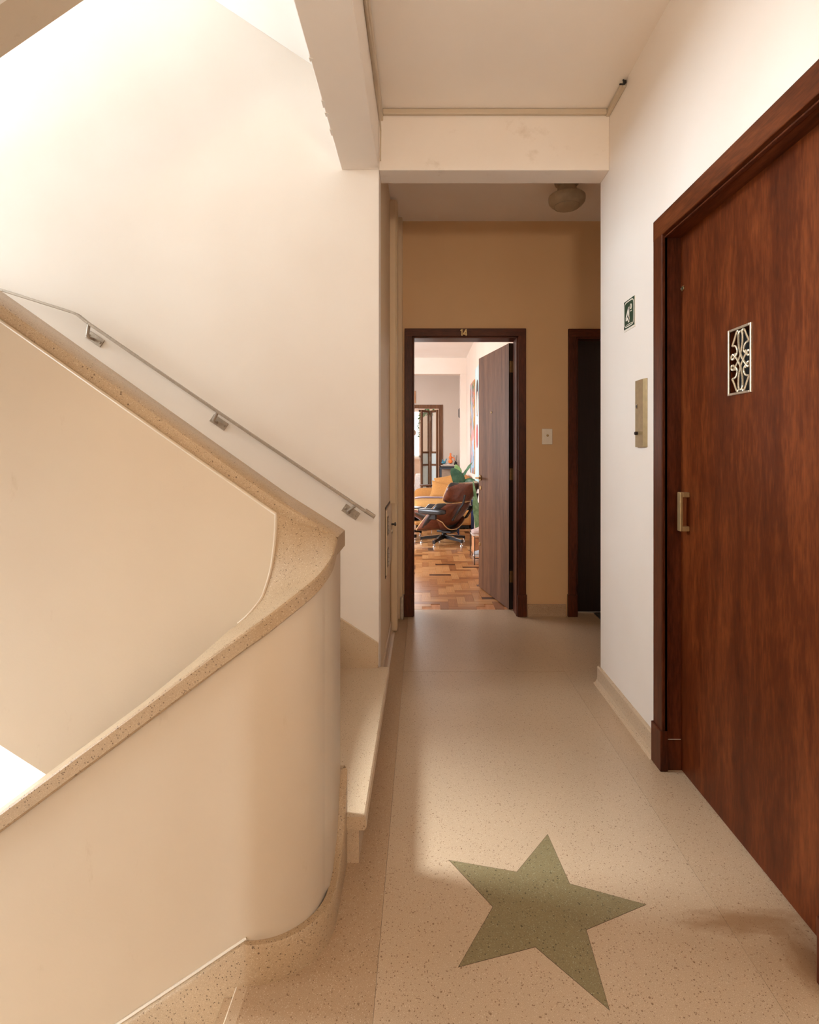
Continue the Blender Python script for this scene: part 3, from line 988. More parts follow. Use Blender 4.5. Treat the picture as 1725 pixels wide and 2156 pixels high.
# skirting round the foot of the parapet
skp = []
for x in (-2.45, -1.6, -1.0, -0.70, -0.55):
    skp.append((x, 1.265, 0.097 + 0.664 * (x + 0.4086), bot_near(x)))
skp.append((-0.415, 1.265, 0.094, -0.10))
for k in range(0, 13):
    a = -PI / 2 + (PI / 2) * k / 12
    skp.append((-0.405 + 0.178 * math.cos(a), 1.443 + 0.178 * math.sin(a), 0.092 - 0.006 * k / 12, -0.02))
skp += [(-0.227, 1.50, 0.086, -0.02), (-0.227, 1.58, 0.13, -0.02), (-0.227, 1.625, 0.23, -0.02), (-0.227, 1.648, 0.285, -0.02), (-0.235, 1.656, 0.29, -0.02), (-0.26, 1.656, 0.29, -0.02)]
sm = MB()
rows = []
for i, (x, y, z, b) in enumerate(skp):
    j0, j1 = max(i - 1, 0), min(i + 1, len(skp) - 1)
    t = Vector((skp[j1][0] - skp[j0][0], skp[j1][1] - skp[j0][1], 0)).normalized()
    nrm = Vector((t.y, -t.x, 0))
    p = Vector((x, y, 0))
    q = p - nrm * 0.004
    w = p - nrm * 0.022
    rows.append([(p.x, p.y, b), (p.x, p.y, z - 0.006), (q.x, q.y, z), (w.x, w.y, z)])
sm.grid(rows, True)
sm.build('skirting', M['terrazzo_cap'], par, sharp=50)
# pale plaster bead above the sloping skirting
MB().tube([(x, 1.281, 0.097 + 0.664 * (x + 0.4086) + 0.002) for x in (-2.45, -1.0, -0.55)] + [(-0.412, 1.281, 0.098)], 0.0045, 6).build('plaster_lip', M['parapet'], par)

# ------------------------------------------------------------------ handrail on the stair wall
hr = thing('handrail', 'thin steel handrail sloping along the bright stair wall', 'handrail', (-1.0, 2.71, 1.4))
rail = [(-3.2, 2.71, 2.37), (-2.0725, 2.71, 2.034), (-1.739, 2.71, 1.929), (-1.712, 2.71, 1.917), (-1.654, 2.71, 1.8715), (-1.0227, 2.71, 1.440), (-0.332, 2.71, 0.975), (-0.238, 2.71, 0.911)]
rb = MB()
for a, b in zip(rail, rail[1:]):
    rb.bar(a, b, 0.030, 0.012)
rb.build('rail', M['steel'], hr, bevel=0.002)
rd = Vector((0.826, 0, -0.563))
MB().obox((-0.262, 2.71, 0.932), rd, (0, 1, 0), (0.563, 0, 0.826), 0.03, 0.016, 0.008).build('end_cap', M['steel'], hr, bevel=0.003)
for (tx, tz, px, pz) in ((-1.657, 1.868, -1.659, 1.808), (-1.018, 1.434, -1.031, 1.386), (-0.332, 0.971, -0.363, 0.932)):
    p = MB().obox((px, YB - 0.0035, pz), rd, (0, 1, 0), (0.563, 0, 0.826), 0.044, 0.0035, 0.021).build('bracket', M['steel'], hr, bevel=0.001)
    MB().tube([(px - 0.01, YB - 0.006, pz), (px - 0.012, YB - 0.035, pz), (px - 0.009, YB - 0.052, pz + 0.008), (tx, 2.712, tz)], 0.0075, 8).build('bracket_rod', M['steel'], p)
    for s in (-1, 1):
        c = Vector((px, YB - 0.007, pz)) + rd * (0.034 * s)
        MB().lathe([(0.006, 0.0), (0.005, -0.004), (0.002, -0.005)], c, 8, 'Y').build('screw', M['steel'], p)

# ------------------------------------------------------------------ lift door in the right wall
XD = 1.005
d1 = thing('door_1', 'large reddish mahogany lift door with a small silvered grille', 'door', (XR, 1.71, 0), kind='structure')
HY0, HY1, HZ0, HZ1 = 1.672, 1.785, 1.428, 1.627
leaf = wall_cells(MB(), 'Y', XD, XD + 0.045, EY0 - 0.01, EY1 + 0.01, 0.004, EZ, [(HY0, HY1, HZ0, HZ1)]).build('door_leaf', M['mahogany'], d1)
# grille
fr = MB()
FW = 0.0075
fr.box(XD - 0.005, XD + 0.004, HY0 - FW, HY0, HZ0 - FW, HZ1 + FW).box(XD - 0.005, XD + 0.004, HY1, HY1 + FW, HZ0 - FW, HZ1 + FW)
fr.box(XD - 0.005, XD + 0.004, HY0, HY1, HZ0 - FW, HZ0).box(XD - 0.005, XD + 0.004, HY0, HY1, HZ1, HZ1 + FW)
gf = fr.build('grille_frame', M['frame_metal'], leaf, bevel=0.0015)
gp = MB()


def gmap(u, v):       # u from the far (hinge-side) edge towards the viewer, v downwards
    return (XD + 0.002, HY1 - u * (HY1 - HY0), HZ1 - v * (HZ1 - HZ0))


def strand(pts, nsub=10):
    c = catmull([(u, v, 0) for u, v in pts], nsub)
    # resample evenly, then bead the radius
    P = [Vector(gmap(p[0], p[1])) for p in c]
    d = [0]
    for a, b in zip(P, P[1:]):
        d.append(d[-1] + (b - a).length)
    n = max(8, int(d[-1] / 0.0016))
    Q, R, j = [], [], 0
    for i in range(n + 1):
        t = d[-1] * i / n
        while j < len(d) - 2 and d[j + 1] < t:
            j += 1
        w = (t - d[j]) / max(1e-9, d[j + 1] - d[j])
        Q.append(P[j].lerp(P[j + 1], w))
        R.append(0.0037 if i % 2 else 0.0029)
    gp.tube(Q, R, 6)


S1 = [(.50, .03), (.42, .06), (.40, .15), (.42, .26), (.48, .37), (.56, .455), (.66, .525), (.76, .585), (.86, .625), (.945, .60), (.93, .555), (.84, .555), (.77, .60), (.74, .64)]
S2 = [(.39, .09), (.42, .05), (.37, .015), (.30, .04), (.20, .14), (.10, .225), (.11, .232), (.24, .245), (.32, .29), (.34, .36), (.26, .40), (.25, .36)]
for mu in (0, 1):
    for mv in (0, 1):
        for S in (S1, S2):
            strand([((1 - u if mu else u), (1 - v if mv else v)) for u, v in S])
gp.build('grille_scroll', M['silver'], gf)
MB().box(XD + 0.030, XD + 0.040, HY0, HY1, HZ0, HZ1).build('grille_backing', M['black'], gf)
# handle
hd = MB()
hd.box(0.969, 0.980, 2.053, 2.079, 0.938, 1.085)
hd.box(0.978, XD, 2.053, 2.079, 1.066, 1.085).box(0.978, XD, 2.053, 2.079, 0.938, 0.957)
hd.build('handle', M['brass_flat'], leaf, bevel=0.0025)
MB().lathe([(0.011, 0), (0.011, -0.004), (0.008, -0.005), (0.006, -0.003)], (XD, 2.105, 1.867), 14, 'X').build('keyhole', M['brass'], leaf)
MB().lathe([(0.0045, -0.0035), (0.0045, -0.0055)], (XD, 2.105, 1.867), 10, 'X').build('key_slot', M['black'], leaf)
# casing: outer moulding, groove, thin bead, jamb
CW = 0.083
cs = MB()
cs.box(0.926, XR, EY1 - 0.012, EY1 + CW - 0.015, 0.15, EZ + 0.075)
cs.box(0.926, XR, EY0 - CW + 0.015, EY0 + 0.012 - 0.022, 0.15, EZ + 0.075)
jm = cs.build('casing', M['mahogany_trim'], d1, bevel=0.003)
hp = MB().box(0.9255, XR, EY0 - CW + 0.015, EY1 + CW - 0.015, EZ + 0.002, EZ + CW).build('casing_head', M['mahogany_y'], d1, bevel=0.003)
jb = MB()
jb.box(0.944, XD + 0.02, EY1 - 0.001, EY1 + 0.011, 0.12, EZ).box(0.944, XD + 0.02, EY0 - 0.011, EY0 + 0.001, 0.12, EZ)
jb.build('jamb', M['mahogany_trim'], d1, bevel=0.002)
MB().box(0.944, XD + 0.02, EY0, EY1, EZ - 0.006, EZ + 0.006).build('jamb_head', M['mahogany_y'], d1, bevel=0.002)
MB().box(0.936, 0.950, EY1 - 0.012, EY1 - 0.004, 0.12, EZ - 0.004).box(0.936, 0.950, EY0, EY1, EZ - 0.010, EZ - 0.004).build('bead', M['mahogany_trim'], d1, bevel=0.002)
for y in (EY1, EY0 - CW):
    MB().box(0.919, XR, y - 0.014 if y > 2 else y + 0.010, y + CW - 0.010 if y > 2 else y + CW + 0.004 - 0.012, 0, 0.158).build('plinth', M['mahogany_trim'], d1, bevel=0.003)
MB().box(0.943, XD + 0.01, EY1 - 0.003, EY1 + 0.012, 0, 0.118).build('plinth', M['mahogany_trim'], d1, bevel=0.002)
MB().box(1.06, 1.10, EY0 - 0.1, EY1 + 0.1, 0, EZ + 0.1).build('shaft_lining', M['black'], d1)

# floor sign
sg = thing('floor_sign', 'green square sign reading 4º on the bright wall beside the mahogany door', 'sign', (XR, 2.502, 1.87))
SY0, SY1, SZ0, SZ1 = 2.439, 2.565, 1.807, 1.936
MB().box(XR - 0.003, XR, SY0 - 0.002, SY1 + 0.002, SZ0 - 0.010, SZ1).build('backing', M['sign_white'], sg)
MB().box(XR - 0.0042, XR - 0.003, SY0, SY1, SZ0, SZ1).build('plate', M['green_sign'], sg)
cy, cz = (SY0 + SY1) / 2, (SZ0 + SZ1) / 2
ring = []
for k in range(24):
    a = 2 * PI * k / 24
    ca, sa = math.cos(a), math.sin(a)
    ring.append((XR - 0.0044, cy + math.copysign(abs(ca) ** 0.35, ca) * 0.056, cz + math.copysign(abs(sa) ** 0.35, sa) * 0.057))
bt = MB()
for a, b in zip(ring, ring[1:] + ring[:1]):
    bt.bar(a, b, 0.0006, 0.0048, (0, Vector(b).z - Vector(a).z, -(Vector(b).y - Vector(a).y)) if False else Vector((1, 0, 0)).cross(Vector(b) - Vector(a)))
bt.build('border', M['sign_white'], sg)


def figure_bars(mb, org, ux, uz, nrm, segs, w, d):
    """Flat strokes: segs in (u,v) metres on the plane at org."""
    org, ux, uz, nrm = Vector(org), Vector(ux), Vector(uz), Vector(nrm)
    for (a, b) in segs:
        A = org + ux * a[0] + uz * a[1]
        B = org + ux * b[0] + uz * b[1]
        t = (B - A).normalized()
        mb.obox((A + B) / 2, t, nrm.cross(t), nrm, (B - A).length / 2, w / 2, d / 2)


tx = MB()
figure_bars(tx, (XR - 0.0046, cy + 0.012, cz - 0.006), (0, -1, 0), (0, 0, 1), (-1, 0, 0),
            [((0.010, -0.034), (0.010, 0.036)), ((0.010, 0.034), (-0.022, -0.012)), ((-0.026, -0.016), (0.020, -0.016))], 0.013, 0.0008)
tx.tube([(XR - 0.0046, cy - 0.025 + 0.0075 * math.cos(k * PI / 8), cz + 0.026 + 0.011 * math.sin(k * PI / 8)) for k in range(16)], 0.0018, 6, True)
tx.box(XR - 0.005, XR - 0.0042, cy - 0.033, cy - 0.017, cz + 0.004, cz + 0.008)
tx.build('lettering', M['sign_white'], sg)
MB().box(XR - 0.0048, XR - 0.0042, cy - 0.036, cy + 0.030, SZ0 + 0.0145, SZ0 + 0.017).build('footline', M['sign_white'], sg)

# lift call plate
cp = thing('lift_call_plate', 'tall brass call plate with one button on the bright wall', 'call plate', (XR, 2.357, 1.40))
MB().prism([(XR, 2.305), (XR - 0.003, 2.305), (XR - 0.012, 2.326), (XR - 0.012, 2.410), (XR, 2.412)], 'Z', 1.258, 1.549).build('plate', M['brass_flat'], cp, bevel=0.001)
MB().lathe([(0.010, 0.0), (0.010, -0.003), (0.007, -0.004)], (XR - 0.012, 2.385, 1.435), 14, 'X').build('indicator', M['chrome'], cp)
MB().lathe([(0.006, -0.0035), (0.006, -0.0048)], (XR - 0.012, 2.385, 1.435), 12, 'X').build('indicator_lens', M['black_metal'], cp)
MB().lathe([(0.0075, 0.0), (0.0075, -0.010), (0.006, -0.012)], (XR - 0.012, 2.385, 1.318), 12, 'X').build('button', M['dark_wood'], cp)

# ------------------------------------------------------------------ doors in the far wall
def casing_set(parent, x0, x1, zt, w, yf, side_r=True):
    for (a, b) in ((x0 - w, x0), (x1, x1 + w)):
        MB().box(a, b, yf - 0.022, yf, 0.16, zt + w).build('casing', M['mahogany_trim'], parent, bevel=0.004)
        MB().box(a - 0.005, b + 0.005, yf - 0.029, yf, 0, 0.165).build('plinth', M['mahogany_trim'], parent, bevel=0.003)
    MB().box(x0 - w, x1 + w, yf - 0.0225, yf, zt, zt + w).build('casing_head', M['mahogany_x'], parent, bevel=0.004)
    for (a, b) in ((x0, x0 + 0.012), (x1 - 0.012, x1)):
        MB().box(a, b, yf - 0.012, yf + 0.14, 0, zt).build('jamb', M['mahogany_trim'], parent, bevel=0.002)
    MB().box(x0, x1, yf - 0.012, yf + 0.14, zt - 0.012, zt).build('jamb_head', M['mahogany_x'], parent, bevel=0.002)


d2 = thing('door_2', 'open walnut door of number 14 looking into a living room', 'door', (0.31, YF, 0), kind='structure')
casing_set(d2, -0.075, 0.716, 2.10, 0.060, YF)
num = MB()
for (ox, segs) in ((0.291, [((0.004, -0.024), (0.004, 0.025)), ((0.004, 0.022), (-0.007, 0.013))]),
                   (0.320, [((0.006, -0.024), (0.006, 0.025)), ((0.006, 0.023), (-0.013, -0.010)), ((-0.015, -0.012), (0.013, -0.012))])):
    figure_bars(num, (ox, YF - 0.025, 2.128), (1, 0, 0), (0, 0, 1), (0, -1, 0), segs, 0.0075, 0.006)
num.build('numerals', M['brass'], d2)
d = Vector((-0.218, 0.976, 0)).normalized()
tn = Vector((0.976, 0.218, 0)).normalized()
hp0 = Vector((0.673, 4.265, 0))
LW, LT, LH = 0.735, 0.036, 2.078


def leafp(a, t, z):
    p = hp0 + d * a + tn * t
    return (p.x, p.y, z)


lf = MB().obox(hp0 + d * (LW / 2) + tn * (LT / 2) + Vector((0, 0, 0.006 + LH / 2)), d, tn, (0, 0, 1), LW / 2, LT / 2, LH / 2).build('door_leaf', M['walnut'], d2, bevel=0.002)
MB().obox(hp0 + d * (-0.0006) + tn * (LT / 2) + Vector((0, 0, 0.006 + LH / 2)), d, tn, (0, 0, 1), 0.0012, LT / 2, LH / 2).build('leaf_edge', M['dark_wood'], lf)
hb = MB()
hb.tube([leafp(LW - 0.055, -0.001, 1.00), leafp(LW - 0.055, -0.045, 1.00)], 0.009, 10)
hb.tube([leafp(LW - 0.055, -0.045, 1.00), leafp(LW - 0.03, -0.048, 1.00), leafp(LW - 0.165, -0.048, 1.00)][::2], 0.0085, 10)
hnd = hb.build('lever_handle', M['brass'], lf)
rs = MB()
c0 = Vector(leafp(LW - 0.055, -0.003, 1.00))
rs.tube([c0 + tn * 0.003, c0 - tn * 0.006], 0.026, 16)
rs.build('rosette', M['brass'], hnd)
c1 = Vector(leafp(LW - 0.055, 0.0, 0.91))
MB().tube([c1, c1 - tn * 0.006], [0.020, 0.018], 14).build('key_escutcheon', M['brass'], lf)
c2 = Vector(leafp(LW - 0.035, 0.0, 0.40))
MB().tube([c2, c2 - tn * 0.008], [0.018, 0.014], 12).build('lower_lock', M['brass'], lf)
c3 = Vector(leafp(LW * 0.53, 0.0, 1.57))
MB().tube([c3, c3 - tn * 0.005], [0.010, 0.009], 12).build('peephole', M['brass'], lf)
for z in (0.26, 1.06, 1.90):
    h = MB()
    h.obox(leafp(-0.003, LT * 0.55, z), d, tn, (0, 0, 1), 0.0015, 0.012, 0.045)
    hg = h.build('hinge', M['brass'], lf, bevel=0.001)
    k_ = MB()
    for q in (-0.03, 0, 0.03):
        c = leafp(-0.004, LT + 0.006, z + q)
        k_.tube([(c[0], c[1], c[2] - 0.0135), (c[0], c[1], c[2] + 0.0135)], 0.0062, 8)
    k_.build('knuckle', M['frame_metal'], hg)

d3 = thing('door_3', 'nearly black closed door half hidden by the bright wall corner', 'door', (1.55, YF, 0), kind='structure')
casing_set(d3, 1.155, 1.945, 2.095, 0.062, YF)
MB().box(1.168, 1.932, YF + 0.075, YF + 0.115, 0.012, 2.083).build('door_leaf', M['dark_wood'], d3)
MB().box(1.15, 1.95, YF + 0.07, YF + 0.14, 0.0, 0.010).build('threshold', M['frame_metal'], d3)
mt = thing('doormat', 'dark coir doormat at the foot of the black door', 'doormat', (1.58, 3.9, 0))
mm = MB().box(1.315, 1.86, 3.62, 4.165, 0.0, 0.012).build('pile', M['mat_fibre'], mt, bevel=0.003)
mm['label'] = 'dark fibre pile'
MB().box(1.308, 1.867, 3.613, 4.172, 0.0, 0.006).build('edging', M['black_metal'], mt)

# bell switch on the far wall
sw = thing('bell_switch', 'ivory wall plate with a brass push button between the far doors', 'switch', (0.936, YF, 1.35))
MB().box(0.897, 0.976, YF - 0.009, YF, 1.291, 1.409).build('plate', M['white_plastic'], sw, bevel=0.004)
MB().lathe([(0.009, 0.0), (0.009, -0.004), (0.006, -0.008), (0.003, -0.0085)], (0.939, YF - 0.009, 1.358), 12, 'Y').build('button', M['brass'], sw)

# ceiling lamp in the corridor
lp = thing('ceiling_lamp', 'dusty opal schoolhouse lamp on the corridor ceiling', 'lamp', (0.925, 3.5, HC))
lx, ly = 0.925, 3.5
MB().lathe([(0.055, HC - 0.035), (0.075, HC - 0.02), (0.08, HC)], (lx, ly, 0), 20).build('canopy', M['steel'], lp)
MB().lathe([(0.0, 2.795), (0.04, 2.797), (0.072, 2.803), (0.078, 2.808), (0.100, 2.820), (0.113, 2.836), (0.116, 2.852), (0.116, 2.868), (0.108, 2.876), (0.094, 2.880), (0.080, 2.890), (0.064, 2.905), (0.055, 2.935)], (lx, ly, 0), 28).build('globe', M['opal'], lp)
MB().tube([(lx + 0.08 * math.cos(2 * PI * k / 24), ly + 0.08 * math.sin(2 * PI * k / 24), 2.807) for k in range(24)], 0.003, 6, True).build('moulded_ring', M['opal'], lp)

# ------------------------------------------------------------------ the apartment beyond door 14
AXL, AXR, AYE = -3.1, 0.81, 10.9
struct('wall_apartment_right', MB().box(AXR, AXR + 0.12, YF + 0.14, 14.1, 0, HC), M['wall_apt'], 'pale wall with paintings in the room beyond', 'wall')
struct('wall_apartment_left', wall_cells(MB(), 'Y', AXL - 0.15, AXL, YF + 0.14, 14.1, 0, HC, [(5.2, 8.8, 0.8, 2.4)]), M['wall_apt'], 'pale window wall of the room beyond', 'wall')
struct('wall_apartment_front', MB().box(AXL - 0.15, XL - 0.15, YF, YF + 0.14, 0, HC), M['wall_apt'], 'pale wall beside the open door inside the room beyond', 'wall')
struct('ceiling_apartment', MB().box(AXL - 0.15, AXR + 0.12, YF + 0.14, 14.1, HC, HC + 0.15), M['white'], 'white ceiling of the room beyond', 'ceiling')
pt = MB().box(AXL, AXR, 10.1, 10.3, 2.667, HC).box(0.70, AXR, 10.1, 10.3, 0, 2.667)
struct('trim_8', pt, M['wall_apt'], 'pale portal beam and pier deep in the room beyond', 'portal', bevel=0.004)
struct('wall_apartment_back', wall_cells(MB(), 'X', AYE, AYE + 0.12, AXL, AXR, 0, HC, [(-0.75, 0.335, 0, 2.095)]), M['wall_nook'], 'beige-grey wall around the folding glazed door', 'wall')
struct('wall_back_room', wall_cells(MB(), 'X', 14.0, 14.15, AXL, AXR, 0, HC, [(-1.75, -0.045, 1.08, 2.30)]), M['wall_apt'], 'cream wall below the white window of the back room', 'wall')
struct('trim_9', MB().box(AX0, AX1, YF + 0.155, YF + 0.163, -0.02, 0.0008), M['frame_metal'], 'thin threshold strip where terrazzo meets parquet', 'threshold')
w3 = thing('window_3', 'overexposed white window of the back room', 'window', (-0.9, 14.02, 1.08), kind='structure')
wf = MB()
for (a, b, c, e) in ((-1.75, -1.70, 1.08, 2.30), (-0.095, -0.045, 1.08, 2.30), (-0.92, -0.87, 1.08, 2.30)):
    wf.box(a, b, 14.0, 14.05, c, e)
wf.box(-1.75, -0.045, 14.0, 14.05, 2.25, 2.30).box(-1.75, -0.045, 14.0, 14.05, 1.08, 1.13)
wf.build('window_frame', M['white'], w3)
MB().box(-1.78, -0.015, 13.94, 14.02, 1.03, 1.08).build('window_sill', M['white'], w3)
w4 = thing('window_4', 'wide window in the side wall of the living room', 'window', (AXL, 7.0, 0.8), kind='structure')
wf = MB()
for y in (5.2, 6.38, 7.56, 8.75):
    wf.box(AXL - 0.09, AXL - 0.04, y, y + 0.05, 0.8, 2.4)
wf.box(AXL - 0.09, AXL - 0.04, 5.2, 8.8, 0.8, 0.85).box(AXL - 0.09, AXL - 0.04, 5.2, 8.8, 2.35, 2.4)
wf.build('window_frame', M['white'], w4)

# parquet of separate blocks, herringbone
fa = thing('floor_apartment', 'honey-coloured herringbone parquet with scattered dark blocks', 'floor', (0.2, 6.0, 0), kind='structure')
MB().box(AXL - 0.15, AXR + 0.12, YF + 0.163, 14.1, -0.16, -0.009).build('floor_bed', M['joint'], fa)
PM = parquet_mat()
BW, BN = 0.072, 3
bl = MB()
hw = BW / 2 - 0.0007
hl = BW * BN / 2 - 0.0007
bl.box(-hl, hl, -hw, hw, -0.012, 0)
blk_me = None
cands = []
x_org, y_org = AXL, 4.0
for i in range(-60, 160):
    for k in range(-30, 30):
        for typ in (0, 1):
            if typ == 0:
                cx, cyy = (i + 2 * BN * k + BN / 2) * BW, (i + 0.5) * BW
            else:
                cx, cyy = (i + BN + 2 * BN * k + 0.5) * BW, (i + 1 - BN + BN / 2) * BW
            cx += x_org
            cyy += y_org
            ex, ey = (hl, hw) if typ == 0 else (hw, hl)
            if cx - ex < AXL or cx + ex > AXR or cyy - ey < YF + 0.166 - (0.0) or cyy + ey > AYE:
                continue
            cands.append((cx, cyy, typ))
seen = lambda c: -0.022 * c[1] - 0.12 < c[0] < (0.175 * c[1] if c[1] < 5.1 else 0.105 * c[1] + 0.14) and c[1] < 8.9
vis = sorted([c for c in cands if seen(c)], key=lambda c: c[1])
singles = set(vis[:295])
first = None
rest = MB()
for c in cands:
    dz = random.uniform(-0.0006, 0.0)
    if c in singles:
        if first is None:
            o = bl.build('parquet_block', PM, None)
            first = o
        else:
            o = first.copy()
            COL.objects.link(o)
        o.parent = fa
        o.location = Vector((c[0], c[1], dz)) - Vector(fa['_base'])
        o.rotation_euler = (random.uniform(-.002, .002), random.uniform(-.0012, .0012), PI / 2 * c[2])
    else:
        ex, ey = (hl, hw) if c[2] == 0 else (hw, hl)
        rest.box(c[0] - ex, c[0] + ex, c[1] - ey, c[1] + ey, -0.012, dz)
# cut pieces that fill the edge behind the threshold and the back room
for k in range(60):
    x = AXL + 0.0 + k * 0.2
    if x < AXR:
        rest.box(x, min(x + 0.1992, AXR), YF + 0.166, YF + 0.166 + 0.0001, -0.012, -0.0008)
rs_ = rest.build('parquet_field', PM, fa)
rs_['kind'] = 'stuff'
fill = MB().box(AXL - 0.1, AXR, YF + 0.164, 14.1, -0.0115, -0.003)
fill.build('parquet_edge_fill', M['crate'], fa)

# folding glazed door in the back wall
d4 = thing('door_4', 'dark wooden folding door with frosted panes in the back wall', 'door', (0.0, AYE, 0), kind='structure')
MB().box(0.325, 0.40, AYE - 0.02, AYE, 0, 2.165).build('casing', M['walnut'], d4, bevel=0.003)
MB().box(-0.82, -0.745, AYE - 0.02, AYE, 0, 2.165).build('casing', M['walnut'], d4, bevel=0.003)
MB().box(-0.745, 0.325, AYE - 0.02, AYE, 2.09, 2.165).build('casing_head', M['walnut'], d4, bevel=0.003)


def fold_leaf(a, b):
    a, b = Vector((*a, 0)), Vector((*b, 0))
    u = (b - a).normalized()
    n = Vector((u.y, -u.x, 0))
    ln = (b - a).length
    g = MB()
    sw_ = 0.042

    def piece(u0, u1, z0, z1, th=0.032):
        c = a + u * ((u0 + u1) / 2) + Vector((0, 0, (z0 + z1) / 2))
        g.obox(c, u, n, (0, 0, 1), (u1 - u0) / 2, th / 2, (z1 - z0) / 2)
    piece(0, sw_, 0.01, 2.07)
    piece(ln - sw_, ln, 0.01, 2.07)
    for z0, z1 in ((2.025, 2.07), (1.195, 1.235), (0.945, 0.985), (0.01, 0.12)):
        piece(sw_, ln - sw_, z0, z1)
    lf = g.build('fold_leaf', M['walnut'], d4, bevel=0.002)
    for z0, z1, mt_ in ((1.235, 2.025, 'clear'), (0.985, 1.195, 'frosted'), (0.12, 0.945, 'frosted')):
        c = a + u * (ln / 2) + Vector((0, 0, (z0 + z1) / 2))
        MB().obox(c, u, n, (0, 0, 1), ln / 2 - sw_, 0.003, (z1 - z0) / 2).build('pane', M[mt_], lf)
    return lf, a, u, n, ln


l1, *_ = fold_leaf((-0.03, 10.95), (0.135, 11.17))
l2, *_ = fold_leaf((0.165, 11.17), (0.305, 10.95))
MB().tube([(-0.035, 10.93, 1.05), (-0.06, 10.91, 1.05), (-0.06, 10.91, 1.17), (-0.035, 10.93, 1.17)], 0.005, 6).build('pull_handle', M['steel'], l1)
for z in (1.08, 1.90):
    MB().box(0.138, 0.160, 11.15, 11.165, z - 0.045, z + 0.045).build('hinge', M['steel'], l2)

# paintings on the right wall
def painting(y0, y1, z0, z1, face, label, name='painting'):
    t = thing(name, label, 'painting', (AXR, (y0 + y1) / 2, z0))
    MB().box(AXR - 0.045, AXR - 0.002, y0, y1, z0, z1).build('stretcher', M['gold_edge'] if face == 'blue_art' else M['white'], t)
    f = MB().box(AXR - 0.048, AXR - 0.045, y0, y1, z0, z1).build('canvas', M[face], t)
    return t, f


painting(8.05, 8.78, 0.90, 2.30, 'blue_art', 'tall abstract canvas with ochre edge, farther of two paintings')
pb, pf = painting(7.10, 7.90, 0.72, 2.42, 'pale_art', 'pale blue canvas with a dark-haired head, nearer of two paintings')
MB().ball((AXR - 0.050, 7.60, 1.98), 0.004, 0.16, 0.26, 16, 8).build('painted_hair', M['dark_paint'], pf)
MB().ball((AXR - 0.053, 7.55, 1.90), 0.003, 0.11, 0.17, 14, 8).build('painted_face', M['skin_tone'], pf)
MB().ball((AXR - 0.052, 7.62, 1.45), 0.003, 0.14, 0.17, 14, 8).build('painted_flowers', M['red_daub'], pf)
pc = thing('picture_frame', 'orange wooden picture frame above the folding door', 'picture frame', (-0.32, AYE, 2.2))
fr = MB()
fr.box(-0.50, -0.47, AYE - 0.02, AYE, 2.20, 2.44).box(-0.172, -0.142, AYE - 0.02, AYE, 2.20, 2.44).box(-0.47, -0.172, AYE - 0.02, AYE, 2.20, 2.23).box(-0.47, -0.172, AYE - 0.02, AYE, 2.41, 2.44)
fr.build('frame', M['crate'], pc)
MB().box(-0.47, -0.172, AYE - 0.008, AYE, 2.23, 2.41).build('print', M['paper'], pc)

# geometric wire sconce in the nook
wsn = thing('wire_sconce', 'black geometric wire sconce at the edge of the pier', 'wall lamp', (0.78, 10.5, 2.0))
wp = []
A = (0.808, 10.5, 2.12)
B = (0.808, 10.5, 1.82)
q = [(0.70, 10.44, 2.05), (0.70, 10.56, 2.05), (0.70, 10.56, 1.90), (0.70, 10.44, 1.90)]
ws = MB()
for p0, p1 in ((A, q[0]), (A, q[1]), (B, q[2]), (B, q[3]), (q[0], q[1]), (q[1], q[2]), (q[2], q[3]), (q[3], q[0]), (A, B)):
    ws.tube([p0, p1], 0.006, 6)
ws.build('wire_frame', M['black_metal'], wsn)
MB().box(0.80, 0.81, 10.46, 10.54, 1.93, 2.01).build('wall_plate', M['black_metal'], wsn)

# sideboard with two lacquered sculptures
sb = thing('console_shelf', 'slate metal console shelf against the beige-grey back wall', 'shelf', (0.52, 10.68, 0))
fr = MB()
for x in (0.34, 0.665):
    for y in (10.52, 10.84):
        fr.box(x, x + 0.03, y, y + 0.03, 0, 0.93)
for x in (0.34, 0.665):
    fr.box(x, x + 0.03, 10.55, 10.84, 0.895, 0.93).box(x, x + 0.03, 10.55, 10.84, 0.30, 0.33)
fr.box(0.37, 0.665, 10.52, 10.55, 0.895, 0.93).box(0.37, 0.665, 10.52, 10.55, 0.30, 0.33)
fr.build('frame', M['slate_metal'], sb)
MB().box(0.33, 0.70, 10.51, 10.88, 0.93, 0.95).build('shelf_top', M['black_metal'], sb, bevel=0.003)
MB().box(0.37, 0.665, 10.84, 10.86, 0.33, 0.895).build('back_board', M['tan_board'], sb)
mg = None
for i, (x0, x1, z, mt_, lb_) in enumerate(((0.36, 0.66, 0.95, 'paper', 'pale magazine at the bottom of the console pile'), (0.38, 0.63, 0.962, 'tan_board', 'tan magazine on the console pile'), (0.40, 0.60, 0.974, 'paper', 'topmost pale magazine under the lacquered sculptures'))):
    t = thing('magazine', lb_, 'magazine', ((x0 + x1) / 2, 10.66, z))
    MB().box(x0, x1, 10.56, 10.78, z, z + 0.012).build('cover', M[mt_], t, bevel=0.001)
    MB().box(x0 + 0.004, x1 - 0.003, 10.561, 10.777, z + 0.002, z + 0.010).build('pages', M['paper'], t)
sc = thing('sculpture', 'orange lacquered upright abstract sculpture on the console', 'sculpture', (0.56, 10.66, 0.986))
MB().box(0.525, 0.585, 10.63, 10.69, 0.986, 0.996).build('base', M['black_metal'], sc)
MB().lathe([(0.0, 0.996), (0.036, 1.010), (0.046, 1.040), (0.030, 1.075), (0.018, 1.085), (0.034, 1.105), (0.036, 1.125), (0.020, 1.150), (0.013, 1.165), (0.020, 1.180), (0.018, 1.198), (0.0, 1.206)], (0.545, 10.66, 0), 18).build('body', M['orange'], sc)
